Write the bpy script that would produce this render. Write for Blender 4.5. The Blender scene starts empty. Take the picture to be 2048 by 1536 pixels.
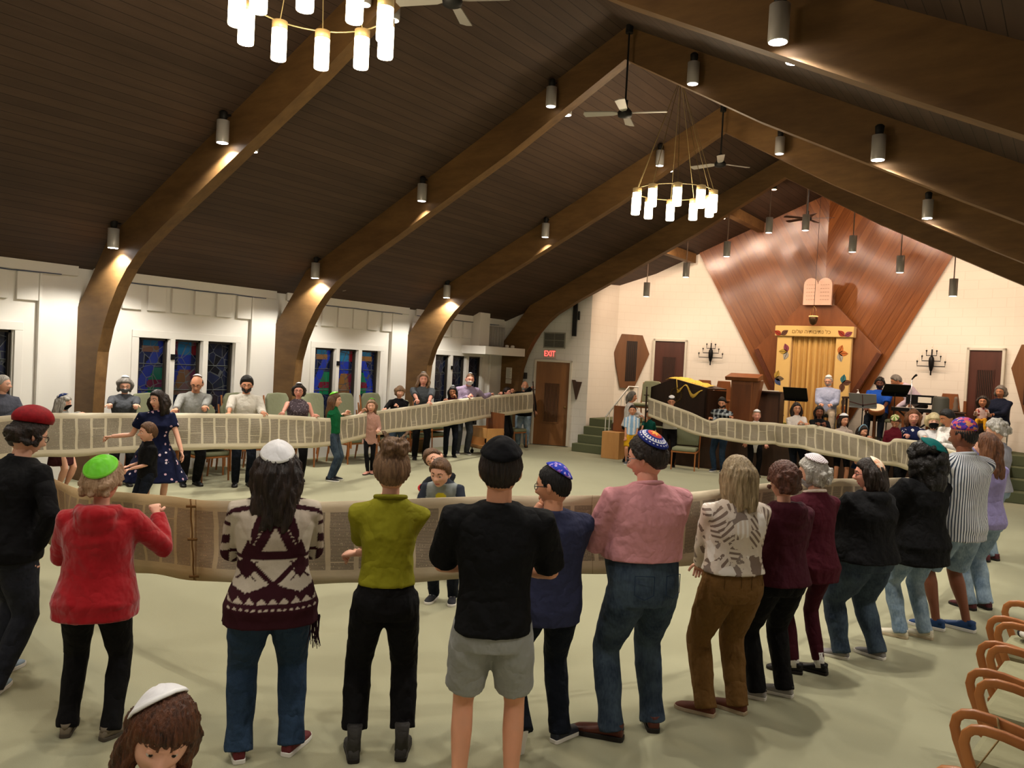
import bpy, bmesh, math, random
import numpy as np
from mathutils import Vector, Matrix
S = bpy.context.scene
# ------------------------------------------------------------------ camera, world, exposure
FPX, CH = 1592.0, 2.1
YAW, PITCH, ROLL = [math.radians(a) for a in (35.2, -1.53, 2.95)]
_f = Vector((-math.sin(YAW)*math.cos(PITCH), math.cos(YAW)*math.cos(PITCH), math.sin(PITCH)))
_r0 = Vector((math.cos(YAW), math.sin(YAW), 0)); _u0 = _r0.cross(_f)
CR = _r0*math.cos(ROLL)+_u0*math.sin(ROLL); CU = -_r0*math.sin(ROLL)+_u0*math.cos(ROLL); CF = _f
cam = bpy.data.cameras.new('camera'); cam.lens = FPX/2048*36; cam.sensor_width = 36; cam.clip_end = 80; cam.clip_start = .05
co = bpy.data.objects.new('camera', cam); S.collection.objects.link(co)
M = Matrix.Identity(4)
for i in range(3):
    M[i][0] = CR[i]; M[i][1] = CU[i]; M[i][2] = -CF[i]
M[2][3] = CH; co.matrix_world = M; S.camera = co
S.view_settings.view_transform = 'Standard'; S.view_settings.look = 'None'; S.view_settings.gamma = 1
S.view_settings.use_curve_mapping = False; S.view_settings.exposure = 0.45
W = bpy.data.worlds.new('night'); W.use_nodes = True; S.world = W
W.node_tree.nodes['Background'].inputs[0].default_value = (.01, .012, .02, 1)
W.node_tree.nodes['Background'].inputs[1].default_value = .3
S.cycles.max_bounces = 6; S.cycles.diffuse_bounces = 4; S.cycles.sample_clamp_indirect = 4
def ray(px, py): return CR*((px-1024)/FPX)+CU*((768-py)/FPX)+CF
def at(px, py, D): return Vector((0, 0, CH))+ray(px, py)*D          # point at distance D along the view axis
def gnd(px, py, z=0.0):
    d = ray(px, py); t = (z-CH)/d.z; return Vector((0, 0, CH))+d*t
def ony(px, py, Y):
    d = ray(px, py); return Vector((0, 0, CH))+d*(Y/d.y)
def onx(px, py, X):
    d = ray(px, py); return Vector((0, 0, CH))+d*(X/d.x)
XL, XR, RX = -12.3, 1.88, -5.21               # side walls and ridge line
YB = [-4.88, -1.25, 2.38, 6.01, 9.65, 13.28, 16.91]     # the laminated arches
WARM = (1.0, .80, .56); COOL = (1.0, .93, .82)
# ceiling lamps: (w from ridge, z of mouth), strong ones graze the arch beside them
CANS = [(-5.9, 3.42), (-3.45, 4.60), (-1.08, 5.76), (1.05, 5.74), (3.29, 4.55), (5.9, 3.42)]
def spot(loc, power, cone=1.9, col=COOL, blend=.6, rad=.05):
    l = bpy.data.lights.new('lamp_beam', 'SPOT'); l.energy = power; l.spot_size = cone; l.spot_blend = blend
    l.color = col; l.shadow_soft_size = rad
    o = bpy.data.objects.new('lamp_beam', l); S.collection.objects.link(o); o.location = loc
    return o
# ------------------------------------------------------------------ materials
MT = {}
def hexc(s):
    c = [int(s[i:i+2], 16)/255 for i in (0, 2, 4)]
    return tuple((x/12.92 if x <= .04045 else ((x+.055)/1.055)**2.4) for x in c)
class NB:
    def __init__(s, name):
        s.m = bpy.data.materials.new(name); s.m.use_nodes = True; s.t = s.m.node_tree; s.n = s.t.nodes
        s.b = s.n['Principled BSDF']
    def add(s, typ, **kw):
        nd = s.n.new(typ)
        for k, v in kw.items():
            if k.startswith('i_'):
                k = k[2:]; k = int(k) if k.isdigit() else k
                if isinstance(v, bpy.types.NodeSocket): s.t.links.new(v, nd.inputs[k])
                else: nd.inputs[k].default_value = v
            else: setattr(nd, k, v)
        return nd
    def link(s, a, b): s.t.links.new(a, b)
    def math(s, op, a, b=0.0, c=None):
        nd = s.n.new('ShaderNodeMath'); nd.operation = op
        for i, v in enumerate((a, b) if c is None else (a, b, c)):
            if isinstance(v, bpy.types.NodeSocket): s.t.links.new(v, nd.inputs[i])
            else: nd.inputs[i].default_value = v
        return nd.outputs[0]
    def mix(s, f, a, b):
        nd = s.n.new('ShaderNodeMix'); nd.data_type = 'RGBA'
        for k, v in ((0, f), (6, a), (7, b)):
            if isinstance(v, bpy.types.NodeSocket): s.t.links.new(v, nd.inputs[k])
            else: nd.inputs[k].default_value = v if k == 0 else (*v[:3], 1)
        return nd.outputs[2]
    def coords(s, kind='Object', scale=(1, 1, 1)):
        tc = s.n.new('ShaderNodeTexCoord'); mp = s.n.new('ShaderNodeMapping'); mp.inputs['Scale'].default_value = scale
        s.t.links.new(tc.outputs[kind], mp.inputs[0]); return mp.outputs[0]
    def sep(s, v):
        nd = s.n.new('ShaderNodeSeparateXYZ'); s.t.links.new(v, nd.inputs[0]); return nd.outputs
    def noise(s, vec, scale=5, detail=3, rough=.5):
        return s.add('ShaderNodeTexNoise', i_Vector=vec, i_Scale=scale, i_Detail=detail, i_Roughness=rough).outputs[0]
    def bump(s, h, strength=.3, dist=.01):
        nd = s.add('ShaderNodeBump', i_Height=h, i_Strength=strength, i_Distance=dist)
        s.link(nd.outputs[0], s.b.inputs['Normal'])
    def col(s, v): 
        if isinstance(v, bpy.types.NodeSocket): s.link(v, s.b.inputs['Base Color'])
        else: s.b.inputs['Base Color'].default_value = (*v[:3], 1)
def C3(c): return hexc(c) if isinstance(c, str) else c
def mat(name, c, rough=.7, metal=0., emit=0., spec=.3, var=.0, vs=8., bump=0., bs=60., sheen=0., alpha=None):
    if name in MT: return MT[name]
    nb = NB(name); c = C3(c); b = nb.b
    b.inputs['Roughness'].default_value = rough; b.inputs['Metallic'].default_value = metal
    b.inputs['Specular IOR Level'].default_value = spec
    nb.col(c)
    if var:
        v = nb.coords(); f = nb.noise(v, vs, 4)
        nb.col(nb.mix(f, tuple(x*(1-var) for x in c), tuple(min(1, x*(1+var)) for x in c)))
    if bump:
        v = nb.coords(); nb.bump(nb.noise(v, bs, 3), bump)
    if emit:
        b.inputs['Emission Color'].default_value = (*c, 1); b.inputs['Emission Strength'].default_value = emit
    if sheen: b.inputs['Sheen Weight'].default_value = sheen
    MT[name] = nb.m; return nb.m
def wood(name, c1, c2, rough=.5, scale=(1, 1, 1), grain=12., plank=None, bump=.15, spec=.4, axis=2, coat=0.):
    """grain runs along the long axis given by the small entry of scale; plank=(axis index, width) adds board joints"""
    if name in MT: return MT[name]
    nb = NB(name); v = nb.coords('Object', scale); c1 = C3(c1); c2 = C3(c2)
    f = nb.noise(v, grain, 5, .6); f2 = nb.noise(v, grain*.22, 2)
    f = nb.math('ADD', nb.math('MULTIPLY', f, .6), nb.math('MULTIPLY', f2, .5))
    f = nb.add('ShaderNodeMapRange', i_0=f, i_1=.35, i_2=.75).outputs[0]
    col = nb.mix(f, c1, c2)
    if plank:
        o = nb.sep(nb.coords())[plank[0]]; u = nb.math('MULTIPLY', o, 1/plank[1])
        idn = nb.math('FLOOR', u); fr = nb.math('FRACT', u)
        wn = nb.add('ShaderNodeTexWhiteNoise', noise_dimensions='1D'); nb.link(idn, wn.inputs['W'])
        col = nb.mix(nb.math('MULTIPLY', wn.outputs[0], .30), col, tuple(x*.55 for x in c1))
        j = nb.math('LESS_THAN', fr, plank[2] if len(plank) > 2 else .06)
        col = nb.mix(j, col, tuple(x*.25 for x in c1))
    nb.col(col); b = nb.b; b.inputs['Roughness'].default_value = rough; b.inputs['Specular IOR Level'].default_value = spec
    b.inputs['Coat Weight'].default_value = coat; b.inputs['Coat Roughness'].default_value = .25
    if bump: nb.bump(f, bump, .004)
    MT[name] = nb.m; return nb.m
# ------------------------------------------------------------------ mesh helpers
COL = S.collection
def mesh_obj(name, verts, faces, m=None, parent=None, smooth=False, idx=None, uv=None):
    me = bpy.data.meshes.new(name); me.from_pydata([tuple(v) for v in verts], [], [tuple(f) for f in faces])
    ms = m if isinstance(m, (list, tuple)) else [m]
    for x in ms:
        if x: me.materials.append(x)
    if idx is not None: me.polygons.foreach_set('material_index', np.array(idx, dtype=np.int32))
    if smooth: me.polygons.foreach_set('use_smooth', np.ones(len(me.polygons), dtype=bool))
    if uv is not None:
        l = me.uv_layers.new(name='UVMap'); vi = np.zeros(len(me.loops), dtype=np.int32); me.loops.foreach_get('vertex_index', vi)
        l.data.foreach_set('uv', np.array(uv, dtype=np.float32)[vi].ravel())
    me.update(); o = bpy.data.objects.new(name, me); COL.objects.link(o)
    if parent: o.parent = parent
    return o
class MB:
    """collects shapes into one mesh"""
    def __init__(s): s.v = []; s.f = []; s.i = []
    def put(s, v, f, mi=0):
        n = len(s.v); s.v += [tuple(x) for x in v]; s.f += [tuple(a+n for a in q) for q in f]; s.i += [mi]*len(f); return s
    def box(s, x0, x1, y0, y1, z0, z1, mi=0, mtx=None):
        v = [Vector((x, y, z)) for x in (x0, x1) for y in (y0, y1) for z in (z0, z1)]
        if mtx is not None: v = [mtx@a for a in v]
        return s.put(v, [(0, 1, 3, 2), (4, 6, 7, 5), (0, 4, 5, 1), (2, 3, 7, 6), (0, 2, 6, 4), (1, 5, 7, 3)], mi)
    def prism(s, poly, axis, a, b, mi=0, mtx=None):
        """2D outline extruded between a and b along axis; outline axes are the other two in order"""
        n = len(poly); v = []
        for t in (a, b):
            for p in poly:
                q = list(p); q.insert(axis, t); v.append(Vector(q))
        if mtx is not None: v = [mtx@x for x in v]
        f = [tuple(range(n-1, -1, -1)), tuple(range(n, 2*n))]+[(i, (i+1) % n, n+(i+1) % n, n+i) for i in range(n)]
        return s.put(v, f, mi)
    def tube(s, pts, r, n=8, mi=0, cap=True, flat=None):
        pts = [Vector(p) for p in pts]; rs = r if isinstance(r, (list, tuple)) else [r]*len(pts)
        v = []; f = []; up = None
        for i, p in enumerate(pts):
            d = (pts[min(i+1, len(pts)-1)]-pts[max(i-1, 0)]).normalized()
            if up is None:
                up = Vector((0, 0, 1)) if abs(d.z) < .9 else Vector((0, 1, 0))
            a = (up-d*up.dot(d)).normalized(); b = d.cross(a); up = a
            rr = rs[i] if isinstance(rs[i], (tuple, list)) else (rs[i], rs[i])
            for k in range(n):
                t = 2*math.pi*k/n; v.append(p+a*math.cos(t)*rr[0]+b*math.sin(t)*rr[1])
        for i in range(len(pts)-1):
            for k in range(n):
                q = i*n; f.append((q+k, q+(k+1) % n, q+n+(k+1) % n, q+n+k))
        if cap: f.append(tuple(range(n-1, -1, -1))); f.append(tuple(range((len(pts)-1)*n, len(pts)*n)))
        return s.put(v, f, mi)
    def lathe(s, prof, n=16, at_=(0, 0, 0), mi=0):
        v = []; f = []; a0 = Vector(at_)
        for r, z in prof:
            for k in range(n):
                t = 2*math.pi*k/n; v.append(a0+Vector((r*math.cos(t), r*math.sin(t), z)))
        for i in range(len(prof)-1):
            for k in range(n):
                q = i*n; f.append((q+k, q+(k+1) % n, q+n+(k+1) % n, q+n+k))
        f.append(tuple(range(n-1, -1, -1))); f.append(tuple(range((len(prof)-1)*n, len(prof)*n)))
        return s.put(v, f, mi)
    def ball(s, c, r, n=10, mi=0, rot=None):
        r = r if isinstance(r, (tuple, list)) else (r, r, r); v = []; f = []; c = Vector(c); m2 = n//2+1
        for i in range(m2+1):
            a = math.pi*(i+.0)/m2; a = min(max(a, .03), math.pi-.03)
            for k in range(n):
                t = 2*math.pi*k/n; q = Vector((r[0]*math.sin(a)*math.cos(t), r[1]*math.sin(a)*math.sin(t), r[2]*math.cos(a)))
                if rot is not None: q = rot@q
                v.append(c+q)
        for i in range(m2):
            for k in range(n):
                q = i*n; f.append((q+k, q+n+k, q+n+(k+1) % n, q+(k+1) % n))
        f.append(tuple(range(n))); f.append(tuple(range((m2+1)*n-1, m2*n-1, -1)))
        return s.put(v, f, mi)
    def build(s, name, m, parent=None, smooth=False, bevel=0.):
        o = mesh_obj(name, s.v, s.f, m, parent, smooth, s.i)
        if bevel:
            bv = o.modifiers.new('bevel', 'BEVEL'); bv.width = bevel; bv.segments = 2; bv.limit_method = 'ANGLE'
        return o
def tag(o, label, cat, group=None):
    o['label'] = label; o['category'] = cat
    if group: o['group'] = group
    return o
def empty(name, loc, rz=0., label=None, cat=None, group=None):
    o = bpy.data.objects.new(name, None); COL.objects.link(o); o.location = loc; o.rotation_euler = (0, 0, rz); o.empty_display_size = .1
    if label: tag(o, label, cat, group)
    return o
def copy_tree(o, parent=None, seen=None):
    c = o.copy(); COL.objects.link(c)
    if parent: c.parent = parent
    for ch in list(o.children): copy_tree(ch, c)
    return c
def struct(o):
    o['kind'] = 'structure'; return o
def place(o, loc, rz=0.):
    o.location = loc; o.rotation_euler = (0, 0, rz); return o
# ------------------------------------------------------------------ room shell
def ceil_z(w): return 6.72-.499*abs(w)
# materials of the room
nb = NB('sage_carpet'); v = nb.coords(); a = nb.noise(v, .9, 4, .6); b_ = nb.noise(v, 260, 2)
c = nb.mix(a, hexc('929075'), hexc('a6a386')); c = nb.mix(nb.math('MULTIPLY', b_, .35), c, hexc('706e53')); nb.col(c)
nb.b.inputs['Roughness'].default_value = .95; nb.b.inputs['Specular IOR Level'].default_value = .1; nb.b.inputs['Sheen Weight'].default_value = .15; nb.bump(b_, .4, .004); CARPET = nb.m
nb = NB('green_carpet_steps'); v = nb.coords(); b_ = nb.noise(v, 220, 2)
nb.col(nb.mix(b_, hexc('53573f'), hexc('6b7056'))); nb.b.inputs['Roughness'].default_value = .95; nb.b.inputs['Specular IOR Level'].default_value = .1; nb.bump(b_, .4, .004); STEPG = nb.m
def block_wall(name, c1, c2):
    nb = NB(name); v = nb.coords()
    s3 = nb.sep(v); u = nb.math('ADD', s3[0], s3[1])
    cb = nb.add('ShaderNodeCombineXYZ', i_0=u, i_1=s3[2])
    br = nb.add('ShaderNodeTexBrick', i_Vector=cb.outputs[0], i_Scale=1.0)
    br.inputs['Brick Width'].default_value = .4; br.inputs['Row Height'].default_value = .2; br.inputs['Mortar Size'].default_value = .006
    br.inputs['Color1'].default_value = (*hexc(c1), 1); br.inputs['Color2'].default_value = (*hexc(c1), 1); br.inputs['Mortar'].default_value = (*hexc(c2), 1)
    nz = nb.noise(v, 3, 4)
    nb.col(nb.mix(nb.math('MULTIPLY', nz, .12), br.outputs[0], hexc('b9b2a6'))); nb.b.inputs['Roughness'].default_value = .8
    nb.bump(nb.math('ADD', nb.math('MULTIPLY', br.outputs[1], -.5), nb.math('MULTIPLY', nb.noise(v, 90, 3), .3)), .12, .004)
    MT[name] = nb.m; return nb.m
WHITEW = mat('white_painted_wall', 'e2dfd8', .75, var=.03, vs=2)
BLOCKW = block_wall('painted_block_wall', 'e2dbcf', 'dad2c5')
BLOCKG = block_wall('painted_block_wall_grey', 'cfcfca', 'c2c2bc')
CEILW = wood('dark_ceiling_boards', '41332a', '544236', .75, (1, .12, 1), 7, (0, .12, .05), .2, .25)
BEAMW = wood('laminated_arch_wood', '563d22', '785a35', .6, (.25, 1, 1), 10, None, .12, .3)
DARKW = wood('dark_walnut_panel', '2e1d15', '4a3021', .45, (1, 1, .15), 9, None, .1, .4)
DOORW = wood('oak_door_veneer', '6b4526', '8a5e34', .45, (1, 1, .12), 9, None, .1, .4)
DOORD = wood('dark_brown_door_veneer', '3f221a', '563026', .4, (1, 1, .12), 9, None, .1, .4)
FRAMEG = mat('pale_door_frame_paint', 'c9c4b6', .5)
BLACK = mat('black_metal', '0d0d0e', .45, .3)
# floor, walls
struct(MB().box(XL-.3, XR+.3, -9, 22, -.2, 0).build('floor', CARPET))
# left wall: pier panels and window recesses between the arches
def wall_strip(y0, y1, z0, z1, x=XL, t=.25, mb=None): mb.box(x-t, x, y0, y1, z0, z1)
WIN = []        # (y0,y1) of the three lights in each bay
for yb in YB[:-1]:
    if yb < -4 : continue
    WIN.append([(yb+.98, yb+1.49), (yb+1.60, yb+2.10), (yb+2.22, yb+2.74)])
lw = MB(); last = -9.0
for bay in WIN:
    for (a, b) in bay:
        lw.box(XL-.25, XL, last, a, 0, 3.35); lw.box(XL-.25, XL, a, b, 0, .48); lw.box(XL-.25, XL, a, b, 2.2, 3.35); last = b
lw.box(XL-.25, XL, last, 17.3, 0, 3.35)
struct(lw.build('wall_left', WHITEW))
# raised white relief: pale jambs, drop panels and top fascia of every bay
rl = MB()
for yb in YB[1:-1]:
    a = yb+.2
    rl.box(XL, XL+.05, a, yb+3.6, 3.06, 3.3)                         # fascia
    rl.box(XL, XL+.03, yb+.85, yb+2.87, 2.2, 2.32); rl.box(XL, XL+.03, yb+.85, yb+.96, .4, 2.2); rl.box(XL, XL+.03, yb+2.76, yb+2.87, .4, 2.2)
    rl.box(XL, XL+.04, yb+1.5, yb+1.59, .45, 2.2); rl.box(XL, XL+.04, yb+2.11, yb+2.21, .45, 2.2)
    for k in range(6):
        y = yb+.66+k*.42
        rl.box(XL, XL+.05, y, y+.31, 2.64, 3.04)
    rl.box(XL, XL+.07, yb+3.05, yb+3.09, .1, 3.04)
struct(rl.build('trim_1', WHITEW, bevel=.006))
cord = MB()
for yb in YB[2:-1]:
    cord.tube([(XL+.06, yb+.2+i*.35, 3.05+.008*math.sin(i*2.1+yb)) for i in range(10)], .008, 5)
struct(cord.build('trim_2', mat('blue_grey_cable', '4a5470', .6)))
# right wall, rear wall
struct(MB().box(XR, XR+.25, -9, 17.5, 0, 3.3).build('wall_right', WHITEW))
struct(MB().prism([(XL, 0), (XR, 0), (XR, 3.2), (RX, 6.8), (XL, 3.2)], 1, -9.2, -9).build('wall_rear', WHITEW))
# ceiling: two sloping board planes, over nave and chancel
cl = MB(); th = .15
for sgn, xw in ((-1, XL-.2), (1, XR+.2)):
    w = abs(xw-RX)
    cl.prism([(RX, ceil_z(0)), (xw, ceil_z(w)), (xw, ceil_z(w)+th), (RX, ceil_z(0)+th)], 1, -9.2, 22)
o = struct(cl.build('ceiling', CEILW))
# laminated arches
SOF = [(.50, 0), (.53, .8), (.57, 1.5), (.62, 1.95), (.74, 2.3), (.9, 2.6), (1.1, 2.9), (1.33, 3.15), (1.6, 3.37), (2.2, 3.70), (3.0, 4.09), (5.2, 5.20), (7.09, 6.28)]
def arch(yb):
    o = MB(); out = [(XL+x, z) for x, z in SOF]+[(XR-x, z) for x, z in SOF[:-1][::-1]]
    top = [(XR, 0), (XR, 3.3), (RX, 6.8), (XL, 3.3), (XL, 0)]
    n = len(out)
    # split into quads between soffit and outer edge to stay well formed
    def outer(p):
        x, z = p; w = abs(x-RX)
        if z < 2.9: return (XL if x < RX else XR, z)
        return (x-(.12 if x < RX else -.12)*max(0, (w/7.09)), min(ceil_z(w)+.05+.06*(w/7.09), 6.75))
    t = .17; v = []; f = []
    for y in (yb, yb+t):
        for p in out: v.append((p[0], y, p[1]))
        for p in out: q = outer(p); v.append((q[0], y, q[1]))
    for i in range(n-1):
        f.append((i, i+1, n+i+1, n+i)); a = 2*n
        f.append((a+i+1, a+i, a+n+i, a+n+i+1)); f.append((i+1, i, a+i, a+i+1)); f.append((n+i, n+i+1, a+n+i+1, a+n+i))
    f.append((0, n, 3*n, 2*n)); f.append((n-1, 3*n-1, 4*n-1, 2*n-1))
    o.put(v, f)
    return o.build('arch_beam', BEAMW)
archlab = ['arch standing behind the camera over the rear rows', 'arch of the bay behind the camera', 'laminated wood arch overhead nearest the camera',
 'laminated brown wood arch leftmost in view beside the grey-haired woman in a black mask', 'laminated brown wood arch second from the left, behind the bearded man in white sweater',
 'laminated brown wood arch third from the left, behind the long-haired man', 'dark laminated arch framing the platform, with paper notices on its post']
for i, yb in enumerate(YB):
    if i < 2: continue
    o = arch(yb); tag(o, archlab[i], 'beam', 'laminated roof arches'); o['kind'] = 'structure'
# exit wall and faceted chancel wall (plan polyline)
PL = [(XL, 17.02), (-10.18, 17.8), (-10.05, 19.0), (-9.31, 19.62), (RX-2.55, 20.04), (RX, 20.74)]
PLR = [(2*RX-x, y) for x, y in PL][::-1]
def facet(a, b, z0, z1a, z1b, m, name, t=.2):
    a = Vector((*a, 0)); b = Vector((*b, 0)); d = (b-a).normalized(); nrm = Vector((-d.y, d.x, 0))*t
    v = [a, b, b+nrm, a+nrm]; v = [Vector((p.x, p.y, z0)) for p in v]+[Vector((p.x, p.y, z)) for p, z in zip(v, (z1a, z1b, z1b, z1a))]
    o = mesh_obj(name, v, [(3, 2, 1, 0), (4, 5, 6, 7), (0, 1, 5, 4), (1, 2, 6, 5), (2, 3, 7, 6), (3, 0, 4, 7)], m); return struct(o)
full = PL+PLR[1:]
nm = ['wall_exit', 'wall_return', 'wall_hexagon', 'wall_chancel_left', 'wall_back_left', 'wall_back_right', 'wall_chancel_right', 'wall_hexagon_right', 'wall_return_right', 'wall_exit_right']
for i in range(len(full)-1):
    a, b = full[i], full[i+1]
    facet(a, b, 0, ceil_z(a[0]-RX)+.05, ceil_z(b[0]-RX)+.05, BLOCKG if i in (0, 9) else BLOCKW, nm[i])
# chancel purlins
for w, l in ((1.5, 'l'), (3.1, 'l'), (-1.5, 'r'), (-3.1, 'r')):
    z = ceil_z(w)-.02; x = RX-w
    o = MB().box(x-.09, x+.09, 17.1, 20.5-abs(w)*.27, z-.22, z+.02).build('roof_purlin', BEAMW)
    tag(o, 'short roof purlin above the platform, %s one on the %s slope' % ('upper' if abs(w) < 2 else 'lower', 'left' if w > 0 else 'right'), 'beam', 'chancel roof purlins'); o['kind'] = 'structure'
# platform (bima) with dark wood front
PLAT = [(-8.95, 17.0), (-8.9, 16.78), (-3.1, 16.78), (-1.6, 16.95), (-.95, 17.3), (-.95, 18.65), (1.5, 18.65), (1.5, 20.9), (-10, 20.9), (-10.0, 18.0), (-8.95, 18.0)]
BZ = .8
o = MB().prism(PLAT, 2, 0, BZ-.02).build('floor_platform', DARKW); struct(o)
o = MB().prism([(x, y) for x, y in PLAT], 2, BZ-.02, BZ).build('floor_platform_carpet', STEPG); struct(o)
# stairs left and right of the platform
def stairs(x0, x1, y0, sgn, name, lab, depth=.30):
    e = empty(name, (0, 0, 0), 0, lab, 'stairs'); e['kind'] = 'structure'
    for k in range(4):
        MB().box(x0, x1, y0+k*depth, y0+4*depth, k*.2+.0, (k+1)*.2).build('stair_step', STEPG, e, bevel=.012)
    return e

stairs(-10.03, -9.05, 16.9, 1, 'carpeted_stairs', 'green carpeted steps up to the platform under the white handrail', .27)
stairs(-.95, 1.3, 17.25, 1, 'carpeted_stairs', 'green carpeted steps at the right edge of the platform', .35)
# ------------------------------------------------------------------ stained glass windows
def glass_mat():
    nb = NB('stained_glass'); v = nb.coords('UV')
    vo = nb.add('ShaderNodeTexVoronoi', feature='DISTANCE_TO_EDGE', i_Vector=v, i_Scale=1.0)
    vc = nb.add('ShaderNodeTexVoronoi', i_Vector=v, i_Scale=1.0)
    at_ = nb.add('ShaderNodeAttribute', attribute_name='tint')
    cell = nb.sep(vc.outputs['Color'])[0]
    c = nb.mix(nb.math('MULTIPLY', cell, .35), at_.outputs['Color'], (.02, .03, .1))
    lead = nb.math('LESS_THAN', vo.outputs['Distance'], .028)
    c2 = nb.mix(lead, c, (.05, .055, .06)); nb.col(c2)
    nb.b.inputs['Roughness'].default_value = .12; nb.b.inputs['Specular IOR Level'].default_value = .3
    nb.link(nb.mix(lead, at_.outputs['Color'], (0, 0, 0)), nb.b.inputs['Emission Color'])
    nb.b.inputs['Emission Strength'].default_value = .35
    return nb.m
GLASS = glass_mat()
LEAD = mat('lead_came', '5a5f60', .5, .3)
TINTS = {'b': '1b2f8f', 'g': '0f6a3a', 'a': '7a5420', 'r': '6a1418', 't': '1a6a8c', 'k': '0a0c10', 'n': '0d1530'}
def pane(name, y0, y1, z0, z1, kind, side, lit):
    """side: 0 left light, 1 middle, 2 right; coloured pieces follow the photographed windows"""
    NX, NZ = 24, 68; v = []; f = []; uv = []; col = []
    for j in range(NZ+1):
        for i in range(NX+1):
            u = i/NX; t = j/NZ
            v.append((XL-.10, y0+(y1-y0)*u, z0+(z1-z0)*t)); uv.append((u*3.2+side*7.3, t*9.5+side*3.1))
    for j in range(NZ):
        for i in range(NX):
            q = j*(NX+1)+i; f.append((q, q+1, q+NX+2, q+NX+1))
            u = (i+.5)/NX; t = (j+.5)/NZ; k = 'k'
            uu = u if side == 0 else (1-u if side == 2 else u)
            if lit:
                if side == 1:
                    if t > .86: k = 't' if .25 < u < .75 else 'r'
                    elif t > .70: k = 'b' if abs(u-.5) < .25 else 'n'
                    elif t > .52: k = 'a' if abs(u-.5) < .18+(.70-t)*.9 else ('b' if u < .5 else 'r')
                    elif t > .45: k = 'a' if abs(u-.5) < .38 else 'b'
                    elif abs(u-.5) < .2: k = 'b'
                else:
                    if .87 < t < .93 and .2 < u < .8: k = 'a'
                    elif t > .93 and .25 < u < .75: k = 't'
                    elif t > .45: 
                        if abs(uu-(t-.45)*1.6-.05) < .17: k = 'b'
                        elif .60 < t < .72 and uu > (t-.45)*1.6: k = 'g'
                        elif .45 < t < .53: k = 'g' if uu > .45 else 'b'
                        elif .53 <= t <= .60 and uu > .4: k = 'r'
                        else: k = 'n'
                    elif lit > 1 and t > .3: k = 'n'
            c = hexc(TINTS[k]); s = .6 if lit != 1 else .22
            col += [(c[0]*s, c[1]*s, c[2]*s, 1)]*4
    o = mesh_obj(name, v, f, GLASS, None, False, None, uv)
    ca = o.data.color_attributes.new('tint', 'FLOAT_COLOR', 'CORNER'); ca.data.foreach_set('color', np.array(col, dtype=np.float32).ravel())
    return o
wn = 0
for bi, lights in enumerate(WIN):
    if bi == 0: continue
    wn += 1; root = empty('window_%d' % wn, (0, 0, 0)); root['kind'] = 'structure'
    for s_, (a, b) in enumerate(lights):
        lit = {2: [1, 1, 0], 3: [2, 2, 2]}.get(bi, [0, 0, 0])[s_]
        p = pane('window_pane', a, b, .48, 2.2, 0, s_, lit); p.parent = root
        fr = MB(); w_ = .035
        fr.box(XL-.13, XL-.04, a, a+w_, .48, 2.2).box(XL-.13, XL-.04, b-w_, b, .48, 2.2).box(XL-.13, XL-.04, a, b, 2.2-w_, 2.2).box(XL-.13, XL-.04, a, b, .48, .48+w_)
        fr.build('window_frame', mat('bronze_window_frame', '3b3630', .5, .4), root)
        lm = MB()
        for z in (.85, 1.35, 1.78):
            lm.tube([(XL-.09, a, z), (XL-.09, b, z)], .006, 4)
        lm.build('lead_bar', LEAD, root)
    MB().box(XL-.02, XL+.07, lights[0][1]+.02, lights[0][1]+.08, 1.86, 1.95).build('window_latch', BLACK, root)
# ------------------------------------------------------------------ doors and things on the faceted walls
def frame_of(i):
    a = Vector((*full[i], 0)); b = Vector((*full[i+1], 0)); d = (b-a).normalized(); n = Vector((d.y, -d.x, 0))   # n points into the room
    m = Matrix(((d.x, -n.x, 0, a.x), (d.y, -n.y, 0, a.y), (0, 0, 1, 0), (0, 0, 0, 1)))
    return m        # local: x along the wall, -y into the room
def on_wall(o, i):
    o.matrix_world = frame_of(i); return o
def lay(o, i, kind=None):
    o.matrix_world = frame_of(i); return o
def door(n, i, x0, x1, z0, z1, m, panel, frame_side=True):
    e = empty('door_%d' % n, (0, 0, 0)); lay(e, i); e['kind'] = 'structure'
    MB().box(x0, x1, -.05, 0, z0, z1).build('door_leaf', m, e, bevel=.004)
    f = MB(); t = .055
    f.box(x0-t, x0, -.09, 0, z0, z1+t).box(x1, x1+t, -.09, 0, z0, z1+t).box(x0-t, x1+t, -.09, 0, z1, z1+t); f.build('door_frame', FRAMEG, e, bevel=.004)
    a, b, c, d = panel; g = MB(); g.box(a, b, -.058, -.05, c, d, 0)
    g.box(a-.02, a, -.066, -.05, c-.02, d+.02, 1).box(b, b+.02, -.066, -.05, c-.02, d+.02, 1).box(a, b, -.066, -.05, d, d+.02, 1).box(a, b, -.066, -.05, c-.02, c, 1)
    k = int((b-a)/.035)
    for q in range(k): g.box(a+(q+.5)*(b-a)/k-.006, a+(q+.5)*(b-a)/k+.006, -.07, -.056, c, d, 1)
    g.build('door_grille', [mat('grille_gap_'+m.name, (.02, .012, .008), .6), m], e)
    h = MB().tube([(x1-.07, -.05, z0+1.0), (x1-.07, -.10, z0+1.0)], .012, 8).ball((x1-.07, -.12, z0+1.0), .028, 10)
    h.build('door_knob', mat('dull_brass', '8a7444', .35, .9), e, True)
    return e
door(1, 0, .90, 1.78, .02, 2.17, DOORW, (1.14, 1.54, .62, 1.62))
door(2, 3, .10, .88, BZ, 2.88, DOORD, (.32, .66, 1.25, 2.46))
door(3, 6, .82, 1.46, BZ, 2.88, DOORD, (.99, 1.31, 1.25, 2.46))
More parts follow.
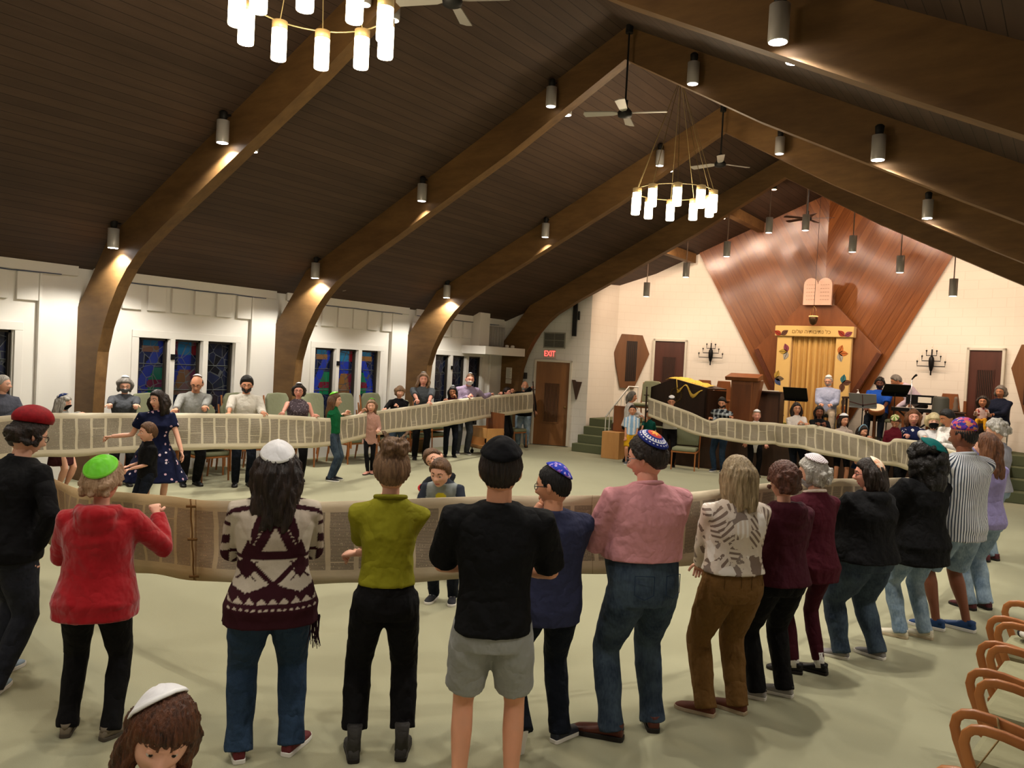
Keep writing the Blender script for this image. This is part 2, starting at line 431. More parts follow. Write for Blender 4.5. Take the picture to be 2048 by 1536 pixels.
def wthing(name, i, mb, m, label, cat, group=None, bevel=0, smooth=False):
    o = mb.build(name, m, None, smooth, bevel); lay(o, i); return tag(o, label, cat, group)
# vent, exit sign, speaker, small wedge and alarm on the exit wall
e = empty('air_vent', (0, 0, 0), 0, 'grey louvred air vent high on the wall above the exit sign', 'vent'); lay(e, 0)
MB().box(1.04, 1.62, -.03, 0, 2.53, 2.94).build('vent_frame', mat('vent_grey', '8d8c82', .5), e, bevel=.004)
g = MB(); g.box(1.07, 1.59, -.034, -.03, 2.56, 2.91)
for k in range(16): g.box(1.07, 1.59, -.045, -.034, 2.57+k*.0215, 2.577+k*.0215, 1)
g.box(1.06, 1.60, -.05, -.03, 2.725, 2.74, 1); g.box(1.325, 1.335, -.05, -.03, 2.56, 2.91, 1)
g.build('vent_slats', [mat('vent_dark', '3a3a36', .7), mat('vent_slat_grey', '77766c', .5)], e)
e = empty('exit_sign', (0, 0, 0), 0, 'small white exit sign with glowing red letters above the door', 'sign'); lay(e, 0)
MB().box(1.07, 1.39, -.06, 0, 2.27, 2.49).build('sign_housing', mat('sign_white', 'c9b8b0', .5), e, bevel=.005)
def text_obj(name, body, size, m, parent=None, mtx=None, ext=.002, font=None, align='CENTER', sx=1.0):
    cu = bpy.data.curves.new(name, 'FONT'); cu.body = body; cu.size = size; cu.extrude = ext; cu.align_x = align; cu.align_y = 'CENTER'
    if font: cu.font = font
    t = bpy.data.objects.new(name, cu); COL.objects.link(t); bpy.context.view_layer.update()
    me = bpy.data.meshes.new_from_object(t.evaluated_get(bpy.context.evaluated_depsgraph_get())); bpy.data.objects.remove(t)
    me.materials.clear(); me.materials.append(m); o = bpy.data.objects.new(name, me); COL.objects.link(o)
    if mtx is not None: me.transform(mtx)
    if parent: o.parent = parent
    return o
RXM = Matrix.Rotation(math.pi/2, 4, 'X')
text_obj('sign_lettering', 'EXIT', .185, mat('exit_red', (1., .06, .05), .5, emit=3.0), e, Matrix.Translation((1.23, -.062, 2.38))@Matrix.Diagonal((.78, 1, 1.1, 1))@RXM)
e = empty('column_speaker', (0, 0, 0), 0, 'tall slim black column loudspeaker mounted high right of the exit door', 'speaker'); lay(e, 0)
MB().box(1.80, 1.91, -.16, -.05, 2.86, 3.85).build('speaker_case', BLACK, e, bevel=.01)
MB().box(1.84, 1.87, -.05, 0, 3.3, 3.42).box(1.93, 1.97, -.13, -.03, 3.28, 3.5).build('speaker_bracket', BLACK, e)
wthing('wooden_wedge', 0, MB().prism([(1.85, 1.74), (1.93, 1.74), (1.965, 1.70), (2.11, 1.70), (1.995, 1.24), (1.965, 1.24)], 1, -.05, 0), DARKW, 'small dark wooden wedge shaped wall ornament right of the exit door', 'ornament')
wthing('fire_alarm', 0, MB().box(.55, .65, -.05, 0, 1.70, 1.86).box(.58, .62, -.055, -.05, 1.73, 1.83), mat('alarm_dark', '2f2a28', .4), 'small dark alarm box on the wall left of the exit door frame', 'alarm', bevel=.004)
for z0, z1, lb in ((1.68, 1.97, 'larger white paper notice, upper one pinned on the dark arch post'), (1.555, 1.665, 'smaller white paper notice, lower one pinned on the dark arch post')):
    e = empty('paper_notice', (0, 0, 0), 0, lb, 'notice')
    MB().box(-12.13, -11.95, 16.900, 16.908, z0, z1).build('paper_sheet', mat('paper', 'd9d5c8', .8), e)
    q = MB()
    for k in range(int((z1-z0)/.022)-1): q.box(-12.11, -11.97-(k % 3)*.02, 16.896, 16.900, z1-.03-k*.022, z1-.024-k*.022)
    q.build('print_lines', mat('print_grey', '77746c', .8), e)
# white shelf canopy with curtained nook at the left end wall
e = empty('wall_shelf', (0, 0, 0), 0, 'white boxed shelf jutting out above the last stained window', 'shelf')
MB().box(XL, -11.55, 15.2, 16.88, 2.27, 2.47).build('shelf_box', WHITEW, e, bevel=.008)
MB().box(XL, -12.02, 15.55, 15.95, 2.47, 3.3).build('shelf_post', WHITEW, e, bevel=.008)
cu = MB()
for k in range(14): cu.tube([(XL+.08+.02*(k % 2), 16.0+k*.06, 2.5), (XL+.08+.02*(k % 2), 16.0+k*.06, 3.0)], .035, 6)
cu.build('curtain', mat('grey_curtain', 'a8a6a0', .8), e, True)
for k, lb in ((16.35, 'small white bulb fitting on the shelf, the left one of the pair'), (16.6, 'small white bulb fitting on the shelf, the right one of the pair')):
    o = MB().lathe([(.03, 0), (.05, .02), (.05, .05), (.03, .07)], 10, (-11.75, k, 2.47)).build('small_lamp', mat('white_plastic', 'e6e2da', .4), None, True); tag(o, lb, 'lamp')
# hexagonal wooden panels
def hexpanel(i, flip, label):
    xs = [(.12, 3.02), (.68, 3.01), (.89, 2.52), (.52, 1.58), (.14, 1.58), (-.08, 2.50)]; L = .965
    ins = [(.26, 2.84), (.55, 2.84), (.55, 1.78), (.26, 1.76)]
    if flip: xs = [(L-x, z) for x, z in xs][::-1]; ins = [(L-x, z) for x, z in ins][::-1]
    e = empty('hexagonal_panel', (0, 0, 0), 0, label, 'wall panel'); lay(e, i)
    MB().prism(xs, 1, -.07, 0).build('panel_board', wood('hex_board_wood', '5c3c24', '7a5232', .5, (1, 1, .15), 8), e, bevel=.004)
    b = MB().prism(ins, 1, -.074, -.07)
    x0 = min(p[0] for p in ins); x1 = max(p[0] for p in ins)
    for k in range(5): b.box(x0+.02+k*.055, x0+.032+k*.055, -.084, -.07, 1.80, 2.83, 1)
    b.build('panel_grille', [mat('hex_grille_dark', (.02, .012, .008), .5), DARKW], e)
hexpanel(2, False, 'brown hexagonal wall panel with dark slot, above the stairs at left of the platform')
hexpanel(7, True, 'brown hexagonal wall panel cut by the right picture edge')
# sconces of seven candle arms
def sconce(i, x, label):
    e = empty('candle_sconce', (0, 0, 0), 0, label, 'sconce'); e.matrix_world = frame_of(i)@Matrix.Translation((x, 0, 2.52))
    MB().lathe([(.0, -.2), (.03, -.16), (.055, -.05), (.06, .05), (.05, .12), (.0, .2)], 10, (0, -.1, .05)).tube([(0, -.1, -.22), (0, -.1, .36)], .016, 8).tube([(0, -.1, 0), (0, 0, 0)], .02, 8).build('back_plate', BLACK, e, True)
    a = MB(); c = []
    for k, (w, z) in enumerate(((.30, -.02), (.20, .10), (.11, .22))):
        a.tube([(-w, -.12, z+.09), (-w, -.12, z), (w, -.12, z), (w, -.12, z+.09)], .010, 6)
        c += [(-w, z+.09), (w, z+.09)]
    for x_, z in c: a.lathe([(.012, 0), (.02, .01), (.018, .03)], 8, (x_, -.12, z))
    a.build('candle_arms', BLACK, e, True)
    gl = MB()
    for x_, z in c+[(0, .36)]: gl.lathe([(.007, 0), (.009, .03), (.008, .05), (.001, .075)], 8, (x_, -.12 if x_ else -.1, z+.03))
    gl.build('candle_bulbs', mat('clear_bulb', 'e8ddc8', .1, spec=.6), e, True)
sconce(3, 1.56, 'black wrought candle sconce on the wall left of the big wooden panel')
sconce(6, .05, 'black wrought candle sconce on the wall right of the big wooden panel')
# ------------------------------------------------------------------ big wooden reredos, ark, tablets
YC = 20.74
def backy(w): return YC-.274*abs(w)
def panel_half(s):
    # kite: apex under the roof, wide shoulders, narrow foot
    pts = [(0, ceil_z(0)-.0), (3.02, ceil_z(3.02)+.03), (.66, BZ), (0, BZ)]
    mb = MB(); t = .07
    v = []; 
    for w, z in pts: v.append((RX+s*w, backy(w)-t, z))
    for w, z in pts: v.append((RX+s*w, backy(w)-.005, z))
    f = [(0, 1, 2, 3), (7, 6, 5, 4), (0, 4, 5, 1), (1, 5, 6, 2), (2, 6, 7, 3)]
    if s > 0: f = [q[::-1] for q in f]
    return v, f
def reredos_mat():
    nb = NB('polished_mahogany'); v = nb.coords()
    s3 = nb.sep(v); w = nb.math('ABSOLUTE', nb.math('SUBTRACT', s3[0], RX))
    # boards fan upward and outward: coordinate across the boards
    u = nb.math('ADD', nb.math('MULTIPLY', w, .874), nb.math('MULTIPLY', s3[2], -.485)); l = nb.math('ADD', nb.math('MULTIPLY', w, .485), nb.math('MULTIPLY', s3[2], .874))
    idx = nb.math('FLOOR', nb.math('MULTIPLY', u, 5.5)); wn_ = nb.add('ShaderNodeTexWhiteNoise', noise_dimensions='1D'); nb.link(idx, wn_.inputs['W'])
    cb = nb.add('ShaderNodeCombineXYZ', i_0=nb.math('MULTIPLY', u, 22), i_1=nb.math('MULTIPLY', l, 1.6), i_2=nb.math('MULTIPLY', idx, 3.7))
    g = nb.noise(cb.outputs[0], 1.0, 5, .6)
    f = nb.add('ShaderNodeMapRange', i_0=g, i_1=.3, i_2=.7).outputs[0]
    f = nb.math('ADD', nb.math('MULTIPLY', f, .5), nb.math('MULTIPLY', wn_.outputs[0], .5))
    c = nb.mix(f, hexc('65391d'), hexc('925a31'))
    j = nb.math('LESS_THAN', nb.math('FRACT', nb.math('MULTIPLY', u, 5.5)), .03); nb.col(nb.mix(j, c, hexc('3a1a0c')))
    nb.b.inputs['Roughness'].default_value = .2; nb.b.inputs['Specular IOR Level'].default_value = .6
    rp = nb.math('SINE', nb.math('MULTIPLY', u, 900)); nb.bump(nb.math('ADD', rp, nb.math('MULTIPLY', g, .6)), 1.0, .00013)
    MT['polished_mahogany'] = nb.m; return nb.m
MAHO = reredos_mat()
e = empty('wooden_reredos', (0, 0, 0), 0, 'tall kite shaped polished mahogany panel folded at the middle behind the ark', 'wall panel')
for s in (-1, 1):
    v, f = panel_half(s); mesh_obj('veneer_wing', v, f, MAHO, e)
# trapezoid housing over the ark and dark strips in place of the shade in the recess at its sides
hood = wood('mahogany_hood', '64381c', '88522e', .3, (1, 1, .2), 8)
MB().prism([(RX-.42, 3.88), (RX-1.5, 2.76), (RX-.9, 1.6), (RX-.6, BZ), (RX+.6, BZ), (RX+.9, 1.6), (RX+1.5, 2.76), (RX+.42, 3.88)][::-1], 1, 20.16, 20.30).build('ark_surround', hood, e, bevel=.005)
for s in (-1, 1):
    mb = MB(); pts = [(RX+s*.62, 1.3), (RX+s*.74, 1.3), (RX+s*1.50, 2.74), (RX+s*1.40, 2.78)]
    mb.prism(pts if s > 0 else pts[::-1], 1, 20.11, 20.16).build('recess_shade_strip', wood('recess_shade_wood', '43200f', '5e2e17', .4), e)
# tablets
e = empty('stone_tablets', (0, 0, 0), 0, 'pale pink double rounded tablets standing above the ark hood', 'tablets')
tp = []
for k in range(9):
    a = math.pi*k/8; tp.append((RX-.165-.165*math.cos(a)*-1, 4.36+.165*math.sin(a)))
tl = [(RX-.33+0, 3.88)]; out = [(RX-.33, 3.88)]
out += [(RX-.165-.165*math.cos(math.pi*k/8), 4.37+.165*math.sin(math.pi*k/8)) for k in range(9)]
out += [(RX+.165-.165*math.cos(math.pi*k/8), 4.37+.165*math.sin(math.pi*k/8)) for k in range(1, 9)]
out += [(RX+.33, 3.88)]
tab = MB(); half = len(out)//2
tab.prism([out[i] for i in range(0, 10)]+[(RX, 3.88)], 1, 20.02, 20.12); tab.prism([(RX, 3.88)]+[out[i] for i in range(9, len(out))], 1, 20.02, 20.12)
tab.build('tablet_slab', mat('pink_stone', 'dcb8a4', .7, var=.05), e)
li = MB()
for r in range(5):
    for s in (-1, 1): 
        for q in range(4): li.box(RX+s*.165-.10+q*.055, RX+s*.165-.065+q*.055, 20.015, 20.02, 4.36-r*.09, 4.378-r*.09)
li.build('engraved_lines', mat('engraving', 'c39c88', .8), e)
# ark mantle: lintel, side posts, curtain, leaves, hebrew lettering
YEL = mat('yellow_cloth', 'd3b06c', .75, var=.05, vs=3, sheen=.2); YEL2 = mat('gold_curtain', 'c79f58', .7, var=.06, vs=4, sheen=.2)
e = empty('ark_mantle', (0, 0, 0), 0, 'yellow cloth ark cover with gold curtain, leaf applique and hebrew lintel', 'ark curtain')
MB().box(RX-.92, RX+.92, 19.86, 20.14, 3.10, 3.36).build('lintel_band', YEL, e, bevel=.02)
for s in (-1, 1):
    a, b = sorted((RX+s*.52, RX+s*.87)); MB().box(a, b, 19.92, 20.08, BZ, 3.11).build('side_post', YEL, e, bevel=.015)
cv = []; cf = []; N = 120
for k in range(N+1):
    x = RX-.56+1.12*k/N; p = k/N*2*math.pi
    for z in (BZ+.03, 1.6, 2.4, 3.05, 3.11):
        amp = .052*(1.0 if z < 3 else .5); cv.append((x, 20.03+amp*math.sin(p*9+.5*math.sin(p*3)+.15*z)+.012*math.sin(p*23), z))
for k in range(N):
    for r in range(4): q = k*5+r; cf.append((q, q+5, q+6, q+1))
o = mesh_obj('curtain', cv, cf, YEL2, e, True)
LC = ['8c2f1c', '3e4f7a', '7a7f3a', '5a3a2a', 'b0632c', '2f6a72', '6a5a44', 'a98a3a', '7c3a4a', '9a9488']
rnd = random.Random(4)
def leaf(mb, cx, cz, ang, L, mi, Y):
    n = 7; out = []
    for k in range(n+1): t = k/n; out.append((t*L, .30*L*math.sin(math.pi*t**.85)))
    for k in range(n-1, 0, -1): t = k/n; out.append((t*L, -.30*L*math.sin(math.pi*t**.85)))
    ca, sa = math.cos(ang), math.sin(ang); p = [(cx+x*ca-z*sa, cz+x*sa+z*ca) for x, z in out]
    mb.prism(p, 1, Y-.008, Y, mi)
    mb.tube([(cx, Y-.01, cz), (cx+L*.9*ca, Y-.01, cz+L*.9*sa)], .004, 4, 10)
lm = [mat('leaf_cloth_%d' % k, c, .8, var=.3, vs=25) for k, c in enumerate(LC)]+[mat('leaf_vein', '2a1a14', .8)]
FL = [(-.60, 2.72, [110, 180, 250], [8, 7, 9]), (.60, 2.72, [70, 0, -70], [4, 4, 9]), (-.86, 2.05, [70, 0, -50], [7, 6, 1]), (.72, 2.02, [80, 10, -90], [5, 3, 3]),
      (-.72, 1.55, [120, -110], [6, 3]), (.74, 1.50, [60, -60], [6, 4]), (-.80, 1.15, [75, 0, -80], [4, 3, 5]), (.70, 1.08, [90, 10, -80], [0, 3, 1]), (-.70, .86, [90, 30, 150], [5, 2, 1])]
for wx, z, an, ci in FL:
    bx = wx; ap = MB()
    for a_, c_ in zip(an, ci): leaf(ap, RX+bx+(.0), z, math.radians(a_), .215, c_, 19.92)
    ap.build('leaf_applique', lm, e)
for wx, an, ci in ((-.76, [35, 150, 95], [3, 0, 6]), (.72, [30, 140, 90], [8, 0, 9])):
    ap = MB()
    for a_, c_ in zip(an[:2], ci): leaf(ap, RX+wx, 3.13, math.radians(a_), .20, c_, 19.86)
    ap.build('leaf_applique', lm, e)
try:
    fp = bpy.utils.system_resource('DATAFILES', path='fonts')+'/NotoSansHebrew-Regular.woff2'; HF = bpy.data.fonts.load(fp)
except Exception: HF = None
heb = 'כל נתיבותיה שלום'
text_obj('hebrew_lettering', heb[::-1], .155, mat('lettering_brown', '7a5a2a', .7), e, Matrix.Translation((RX-.05, 19.857, 3.225))@RXM, .002, HF)
# hanging eternal lamp
e = empty('eternal_lamp', (RX+.03, 19.68, 0), 0, 'small brass eternal lamp on a long cord in front of the tablets', 'lamp')
br = mat('antique_brass', 'a07a4a', .35, .8)
MB().tube([(0, 0, 3.78), (0, 0, 6.7)], .006, 5).build('hanging_cord', mat('cord_dark', '3a2418', .8), e)
MB().tube([(-.08, 0, 3.58), (-.05, 0, 3.75), (0, 0, 3.82), (.05, 0, 3.75), (.08, 0, 3.58)], .008, 5).tube([(0, -.08, 3.58), (0, -.05, 3.75), (0, 0, 3.82)], .006, 5).build('lamp_chain', br, e, True)
MB().lathe([(.02, 3.36), (.07, 3.40), (.10, 3.48), (.105, 3.55), (.09, 3.57), (.08, 3.55)], 12).build('lamp_bowl', mat('bronze_dark', '4a3826', .4, .7), e, True)
MB().lathe([(.085, 3.56), (.11, 3.57), (.11, 3.585), (.085, 3.59)], 12).build('lamp_rim', mat('lamp_glow', 'e8a868', .4, emit=1.2), e, True)
# ------------------------------------------------------------------ ceiling lamps
STEEL = mat('brushed_steel', 'c6c3be', .35, .3); BLK2 = mat('lamp_mount_black', '141312', .6)
def emis(name, c, s):
    if name in MT: return MT[name]
    nb = NB(name); nb.col(c); nb.b.inputs['Emission Color'].default_value = (*c, 1); nb.b.inputs['Emission Strength'].default_value = s
    MT[name] = nb.m; return nb.m
EM_HI = emis('lamp_face_bright', (1, .97, .95), 40); EM_LO = emis('lamp_face_soft', (1, .95, .9), 3.0); EM_C = emis('chandelier_glass', (1, .86, .62), 9)
def can(side):
    e = empty('ceiling_lamp', (0, 0, 0))
    MB().lathe([(.073, .0), (.075, .01), (.075, .27), (.02, .275)], 18).build('lamp_can', STEEL, e, True)
    MB().lathe([(.03, .27), (.045, .30), (.05, .37), (.03, .39)], 12).tube([(0, 0, .34), (0, .10*side, .36)], .015, 6).build('lamp_mount', BLK2, e, True)
    return e
proto = {}
CNAMES = ['low on the left slope', 'halfway up the left slope', 'left of the ridge', 'right of the ridge', 'halfway down the right slope', 'low on the right slope']
ANAMES = ['rear arch', 'rear arch', 'arch overhead out of view', 'nearest arch in view', 'second arch in view', 'third arch in view', 'platform arch']
STRONG = {(3, 1), (3, 4), (4, 4), (5, 4), (3, 0), (4, 0), (5, 0)}
for bi, yb in enumerate(YB):
    if bi in (0, 6): continue
    for ci, (w, z) in enumerate(CANS):
        for side, y in ((1, yb-.13), (-1, yb+.17+.13)):
            strong = (bi, ci) in STRONG or bi < 3
            key = (side, strong)
            if key not in proto:
                e = can(side); em = MB().lathe([(.066, -.001), (.066, -.003), (.001, -.0035)], 16).build('lamp_face', EM_HI if strong else EM_LO, e); proto[key] = e
            else: e = copy_tree(proto[key])
            e.location = (RX+w, y, z)
            tag(e, 'steel downlight %s, %s side of the %s' % (CNAMES[ci], 'near' if side > 0 else 'far', ANAMES[bi]), 'ceiling lamp', 'steel downlights on the arches')
            P_ = 190 if strong else 85
            if bi >= 3:
                spot((RX+w, y, z-.012), P_, 2.35 if strong else 1.75, COOL, .35)
            elif side > 0: spot((RX+w, y, z-.012), 120, 2.2, COOL, .5)  # unseen downlights behind the view, added to light people's backs
# pendants before the platform
PEN = [(-3.19, 3.83), (-2.22, 4.27), (-1.28, 4.71), (-.37, 5.19), (.40, 5.20), (1.36, 4.71), (2.27, 4.27), (3.22, 3.80)]
pl = ['leftmost', 'second from the left', 'third from the left', 'fourth from the left', 'fifth, before the fan', 'third from the right', 'second from the right', 'rightmost']
for k, (w, z) in enumerate(PEN):
    e = empty('pendant_lamp', (RX+w, 17.24, z), 0, 'long stemmed steel pendant downlight before the platform, %s' % pl[k], 'pendant lamp', 'pendants behind the platform arch')
    MB().lathe([(.073, 0), (.075, .01), (.075, .33), (.01, .335)], 18).build('lamp_can', STEEL, e, True)
    MB().tube([(0, 0, .33), (0, 0, ceil_z(w)-z)], .012, 6).build('lamp_stem', mat('steel_stem', 'b8a294', .4, .7), e)
    MB().lathe([(.066, -.001), (.066, -.003), (.001, -.0035)], 16).build('lamp_face', EM_LO, e)
    o = spot((RX+w, 17.24, z-.012), 60, 2.3, (1, .84, .66), .5); o.rotation_euler = (.45, 0, 0)
# chandeliers
def chandelier():
    e = empty('ring_chandelier', (0, 0, 0)); R_ = .60; n = 10; rg = MB()
    rg.tube([(R_*math.cos(2*math.pi*k/40), R_*math.sin(2*math.pi*k/40), 0) for k in range(41)], .008, 6, cap=False)
    rg.build('ring', mat('brass_rod', '9a8a62', .35, .8), e, True)
    MB().lathe([(.01, 1.66), (.05, 1.68), (.09, 1.74), (.09, 1.79)], 16).build('ceiling_canopy', mat('brass_canopy', 'b89a5a', .35, .8), e, True)
    for k in range(n):
        a = 2*math.pi*(k+.3)/n; x, y = R_*math.cos(a), R_*math.sin(a); dz = 0
        g = MB().lathe([(.062, -.33), (.066, -.32), (.066, -.05)], 14, (x, y, dz)).build('glass_shade', EM_C, e, True)
        MB().lathe([(.067, -.07), (.067, .0), (.03, .012)], 14, (x, y, dz)).build('shade_collar', mat('pierced_brass', 'b79a66', .45, .5, emit=.25), g, True)
        MB().tube([(x, y, .01), (x*.05, y*.05, 1.68)], .0045, 5).build('hanging_rod', mat('brass_rod', '9a8a62', .35, .8), e)
    return e
c1 = chandelier(); c1.location = (RX, 11.46, 4.86); tag(c1, 'round brass ring chandelier with glowing glass shades hanging nearer the platform', 'chandelier', 'ring chandeliers')
c2 = copy_tree(c1); c2.location = (RX, 4.34, 4.95); c2.rotation_euler.z = .25; tag(c2, 'round brass ring chandelier with glowing glass shades cut by the top picture edge', 'chandelier', 'ring chandeliers')
for y in (11.46, 4.2, -3.0):  # the rearmost glow is an added light out of view, without a chandelier
    l = bpy.data.lights.new('chandelier_and_rear_glow', 'POINT'); l.energy = 80; l.color = WARM; l.shadow_soft_size = .3
    o = bpy.data.objects.new('chandelier_and_rear_glow', l); COL.objects.link(o); o.location = (RX, y, 4.55)
# fans
def fan(loc, zc, nb_, m, label, rz, L=.54, motor=.09):
    x, y, z = loc; e = empty('ceiling_fan', (x, y, z), rz, label, 'fan')
    MB().lathe([(.02, -.07), (motor, -.05), (motor+.01, .0), (motor-.02, .04), (.03, .08), (.035, .16), (.0, .17)], 16).build('fan_motor', BLK2, e, True)
    MB().tube([(0, 0, .1), (0, 0, zc-z)], .014, 6).lathe([(.05, zc-z-.12), (.05, zc-z-.02), (.02, zc-z)], 12).build('fan_rod', BLK2, e)
    for k in range(nb_):
        a = 2*math.pi*k/nb_; R_ = Matrix.Rotation(a, 4, 'Z')@Matrix.Rotation(.2, 4, 'X')
        MB().prism([(.08, -.02), (.16, -.05), (L, -.065), (L+.02, 0), (L, .065), (.16, .05), (.08, .02)], 2, -.008, .002, 0, R_).build('fan_blade', m, e)
    return e
FB = mat('fan_blade_silver', 'a8a49c', .4, .3); FD = mat('fan_blade_brown', '2a1a14', .5)
fan((RX+.12, 9.5, 5.5), ceil_z(.1), 4, FB, 'black ceiling fan with pale blades at the ridge left of the far chandelier', .35)
fan((RX+.07, 13.1, 5.67), ceil_z(.1), 3, FB, 'ceiling fan with pale blades above and right of the far chandelier', .9)
fan((RX+.2, 5.8, 5.5), ceil_z(.1), 4, FB, 'ceiling fan in the dark at the top edge of the view', 2.0)
fan((RX+.1, 18.4, 5.68), ceil_z(.1), 5, FD, 'dark brown five bladed fan in front of the wooden panel', .2, .55)
LBW = ['just left of the peak', 'second left of the peak', 'third left of the peak', 'lowest on the left', 'just right of the peak', 'second right of the peak', 'third right of the peak', 'lowest on the right']
for k, w in enumerate((-.38, -1.5, -2.6, -3.7, .42, 1.6, 2.7, 3.8)):
    z = ceil_z(w)-.36; e = empty('spot_lamp', (RX+w, 17.45, z), 0, 'small glowing spotlight behind the platform arch, '+LBW[k], 'lamp', 'spotlights behind the platform arch')
    MB().lathe([(.03, .13), (.06, .1), (.065, 0)], 14).tube([(0, 0, .12), (0, 0, .36)], .012, 6).build('lamp_shell', BLK2, e, True); MB().lathe([(.055, -.004), (.05, -.012), (.01, -.02)], 14).build('lamp_face', emis('warm_spot', (1, .55, .32), 9), e, True)
    o = spot((RX+w, 17.45, z-.03), 125, 2.4, (1, .72, .52), .6, .06); o.rotation_euler = (.85, 0, 0)
for p, lb in (((-12.0, 11.0, 3.42), 'small white floodlight under the ceiling over the fourth window bay'), ((-11.2, 15.6, 3.86), 'small white floodlight on the dark ceiling left of the platform arch')):
    o = MB().lathe([(.03, -.06), (.09, -.03), (.02, .04)], 10).tube([(0, 0, .02), (-.02, .1, .12)], .012, 5).build('flood_light', mat('lamp_white', 'b5b0a6', .5), None, True); place(o, p, .6); o.rotation_euler = (.6, 0, .6); tag(o, lb, 'lamp')
# ------------------------------------------------------------------ people
def cloth(name, c, var=.08, fold=.5, rough=.85, sheen=.0, fs=7., weave=0., c2=None):
    if name in MT: return MT[name]
    nb = NB(name); c = C3(c); v = nb.coords()
    n1 = nb.noise(v, fs, 3, .45); n2 = nb.noise(v, 420, 1)
    nb.col(nb.mix(n2, tuple(x*(1-var) for x in c), tuple(min(1, x*(1+var)) for x in (C3(c2) if c2 else c))))
    nb.b.inputs['Roughness'].default_value = rough; nb.b.inputs['Specular IOR Level'].default_value = .15; nb.b.inputs['Sheen Weight'].default_value = sheen
    vs = nb.coords('Object', (1, 1, .45)); n3 = nb.noise(vs, fs*2.1, 2, .5)
    h = nb.math('ADD', nb.math('MULTIPLY', nb.math('ABSOLUTE', nb.math('SUBTRACT', n1, .5)), 2), nb.math('MULTIPLY', n3, .6))
    h = nb.math('ADD', h, nb.math('MULTIPLY', n2, .03))
    nb.bump(h, min(1, fold*1.1), .045); MT[name] = nb.m; return nb.m
def patterned(name, fn, fold=.35, rough=.85, bd=.03):
    """fn(nb, coords) returns the colour socket"""
    if name in MT: return MT[name]
    nb = NB(name); nb.col(fn(nb)); nb.b.inputs['Roughness'].default_value = rough; nb.b.inputs['Specular IOR Level'].default_value = .15
    v = nb.coords(); n1 = nb.noise(v, 8, 3); nb.bump(n1, fold, bd); MT[name] = nb.m; return nb.m
def skin(name, c):
    if name in MT: return MT[name]
    nb = NB(name); c = C3(c); v = nb.coords(); n = nb.noise(v, 18, 3)
    nb.col(nb.mix(n, tuple(x*.9 for x in c), (min(1, c[0]*1.08), c[1]*.98, c[2]*.95)))
    nb.b.inputs['Roughness'].default_value = .5; nb.b.inputs['Subsurface Weight'].default_value = .0; nb.b.inputs['Specular IOR Level'].default_value = .3
    nb.bump(nb.noise(v, 160, 2), .08, .004); MT[name] = nb.m; return nb.m
def hairm(name, c, c2=None):
    if name in MT: return MT[name]
    nb = NB(name); c = C3(c); c2 = C3(c2) if c2 else tuple(min(1, x*1.9+.01) for x in c)
    v = nb.coords('Object', (1, 1, .10)); n = nb.noise(v, 95, 4, .65); n2 = nb.noise(v, 16, 3)
    f = nb.math('ADD', nb.math('MULTIPLY', n, .6), nb.math('MULTIPLY', n2, .4)); f = nb.add('ShaderNodeMapRange', i_0=f, i_1=.36, i_2=.66).outputs[0]
    nb.col(nb.mix(f, tuple(x*.75 for x in c), c2)); nb.b.inputs['Roughness'].default_value = .42; nb.b.inputs['Specular IOR Level'].default_value = .35
    nb.bump(n, 1.0, .010); MT[name] = nb.m; return nb.m
def sst(x, a, b):
    t = np.clip((x-a)/(b-a), 0, 1); return t*t*(3-2*t)
HR = np.array([.077, .098, .118])
def head_surf(D, feat=True):
    """unit directions (N,3) -> head surface, metres, face towards +y, origin mid head"""
    p = D*HR; x, y, z = p[:, 0].copy(), p[:, 1].copy(), p[:, 2].copy()
    t = np.clip(-z/.118, 0, 1); fr = sst(y, -.02, .05)
    x *= 1-.36*t**1.7; y = np.where(y > 0, y*(1-.06*t), y*(1-.42*t**1.3)); y = np.where(z > .04, y*(1-.10*sst(z, .04, .11)*fr), y)
    x *= 1-.12*sst(y, .03, .09)
    if feat:
        g = lambda x0, z0, sx, sz: np.exp(-((x-x0)/sx)**2-((z-z0)/sz)**2)
        g2 = lambda x0, z0, sx, sz: g(x0, z0, sx, sz)+g(-x0, z0, sx, sz)
        ramp = sst(-z, -.014, .030)*(1-sst(-z, .034, .047))
        d = .024*np.exp(-(x/(.009+.006*ramp))**2)*ramp+.006*np.exp(-((np.abs(x)-.012)/.006)**2-((z+.034)/.008)**2)
        d += -.011*g2(.031, .002, .017, .012)+.005*g2(.028, .025, .024, .007)+.008*g(0, -.063, .021, .0055)+.008*g(0, -.074, .018, .006)
        d += -.007*g(0, -.0685, .026, .0022)+.009*g(0, -.102, .022, .014)+.005*g2(.042, -.028, .02, .02)-.004*g2(.03, -.055, .012, .02)
        y = y+d*fr
    return np.stack([x, y, z], 1)
def sph_dirs(nu, nv):
    v = [(0, 0, 1)]
    for j in range(1, nv):
        a = math.pi*j/nv
        for i in range(nu):
            t = 2*math.pi*i/nu; v.append((math.sin(a)*math.cos(t), math.sin(a)*math.sin(t), math.cos(a)))
    v.append((0, 0, -1)); f = []
    for i in range(nu): f.append((0, 1+i, 1+(i+1) % nu))
    for j in range(nv-2):
        for i in range(nu):
            q = 1+j*nu; f.append((q+i, q+nu+i, q+nu+(i+1) % nu, q+(i+1) % nu))
    q = 1+(nv-2)*nu; n = len(v)-1
    for i in range(nu): f.append((q+i, n, q+(i+1) % nu))
    return np.array(v), f
HD, HF_ = sph_dirs(56, 46)
HD2, HF2_ = sph_dirs(34, 26)
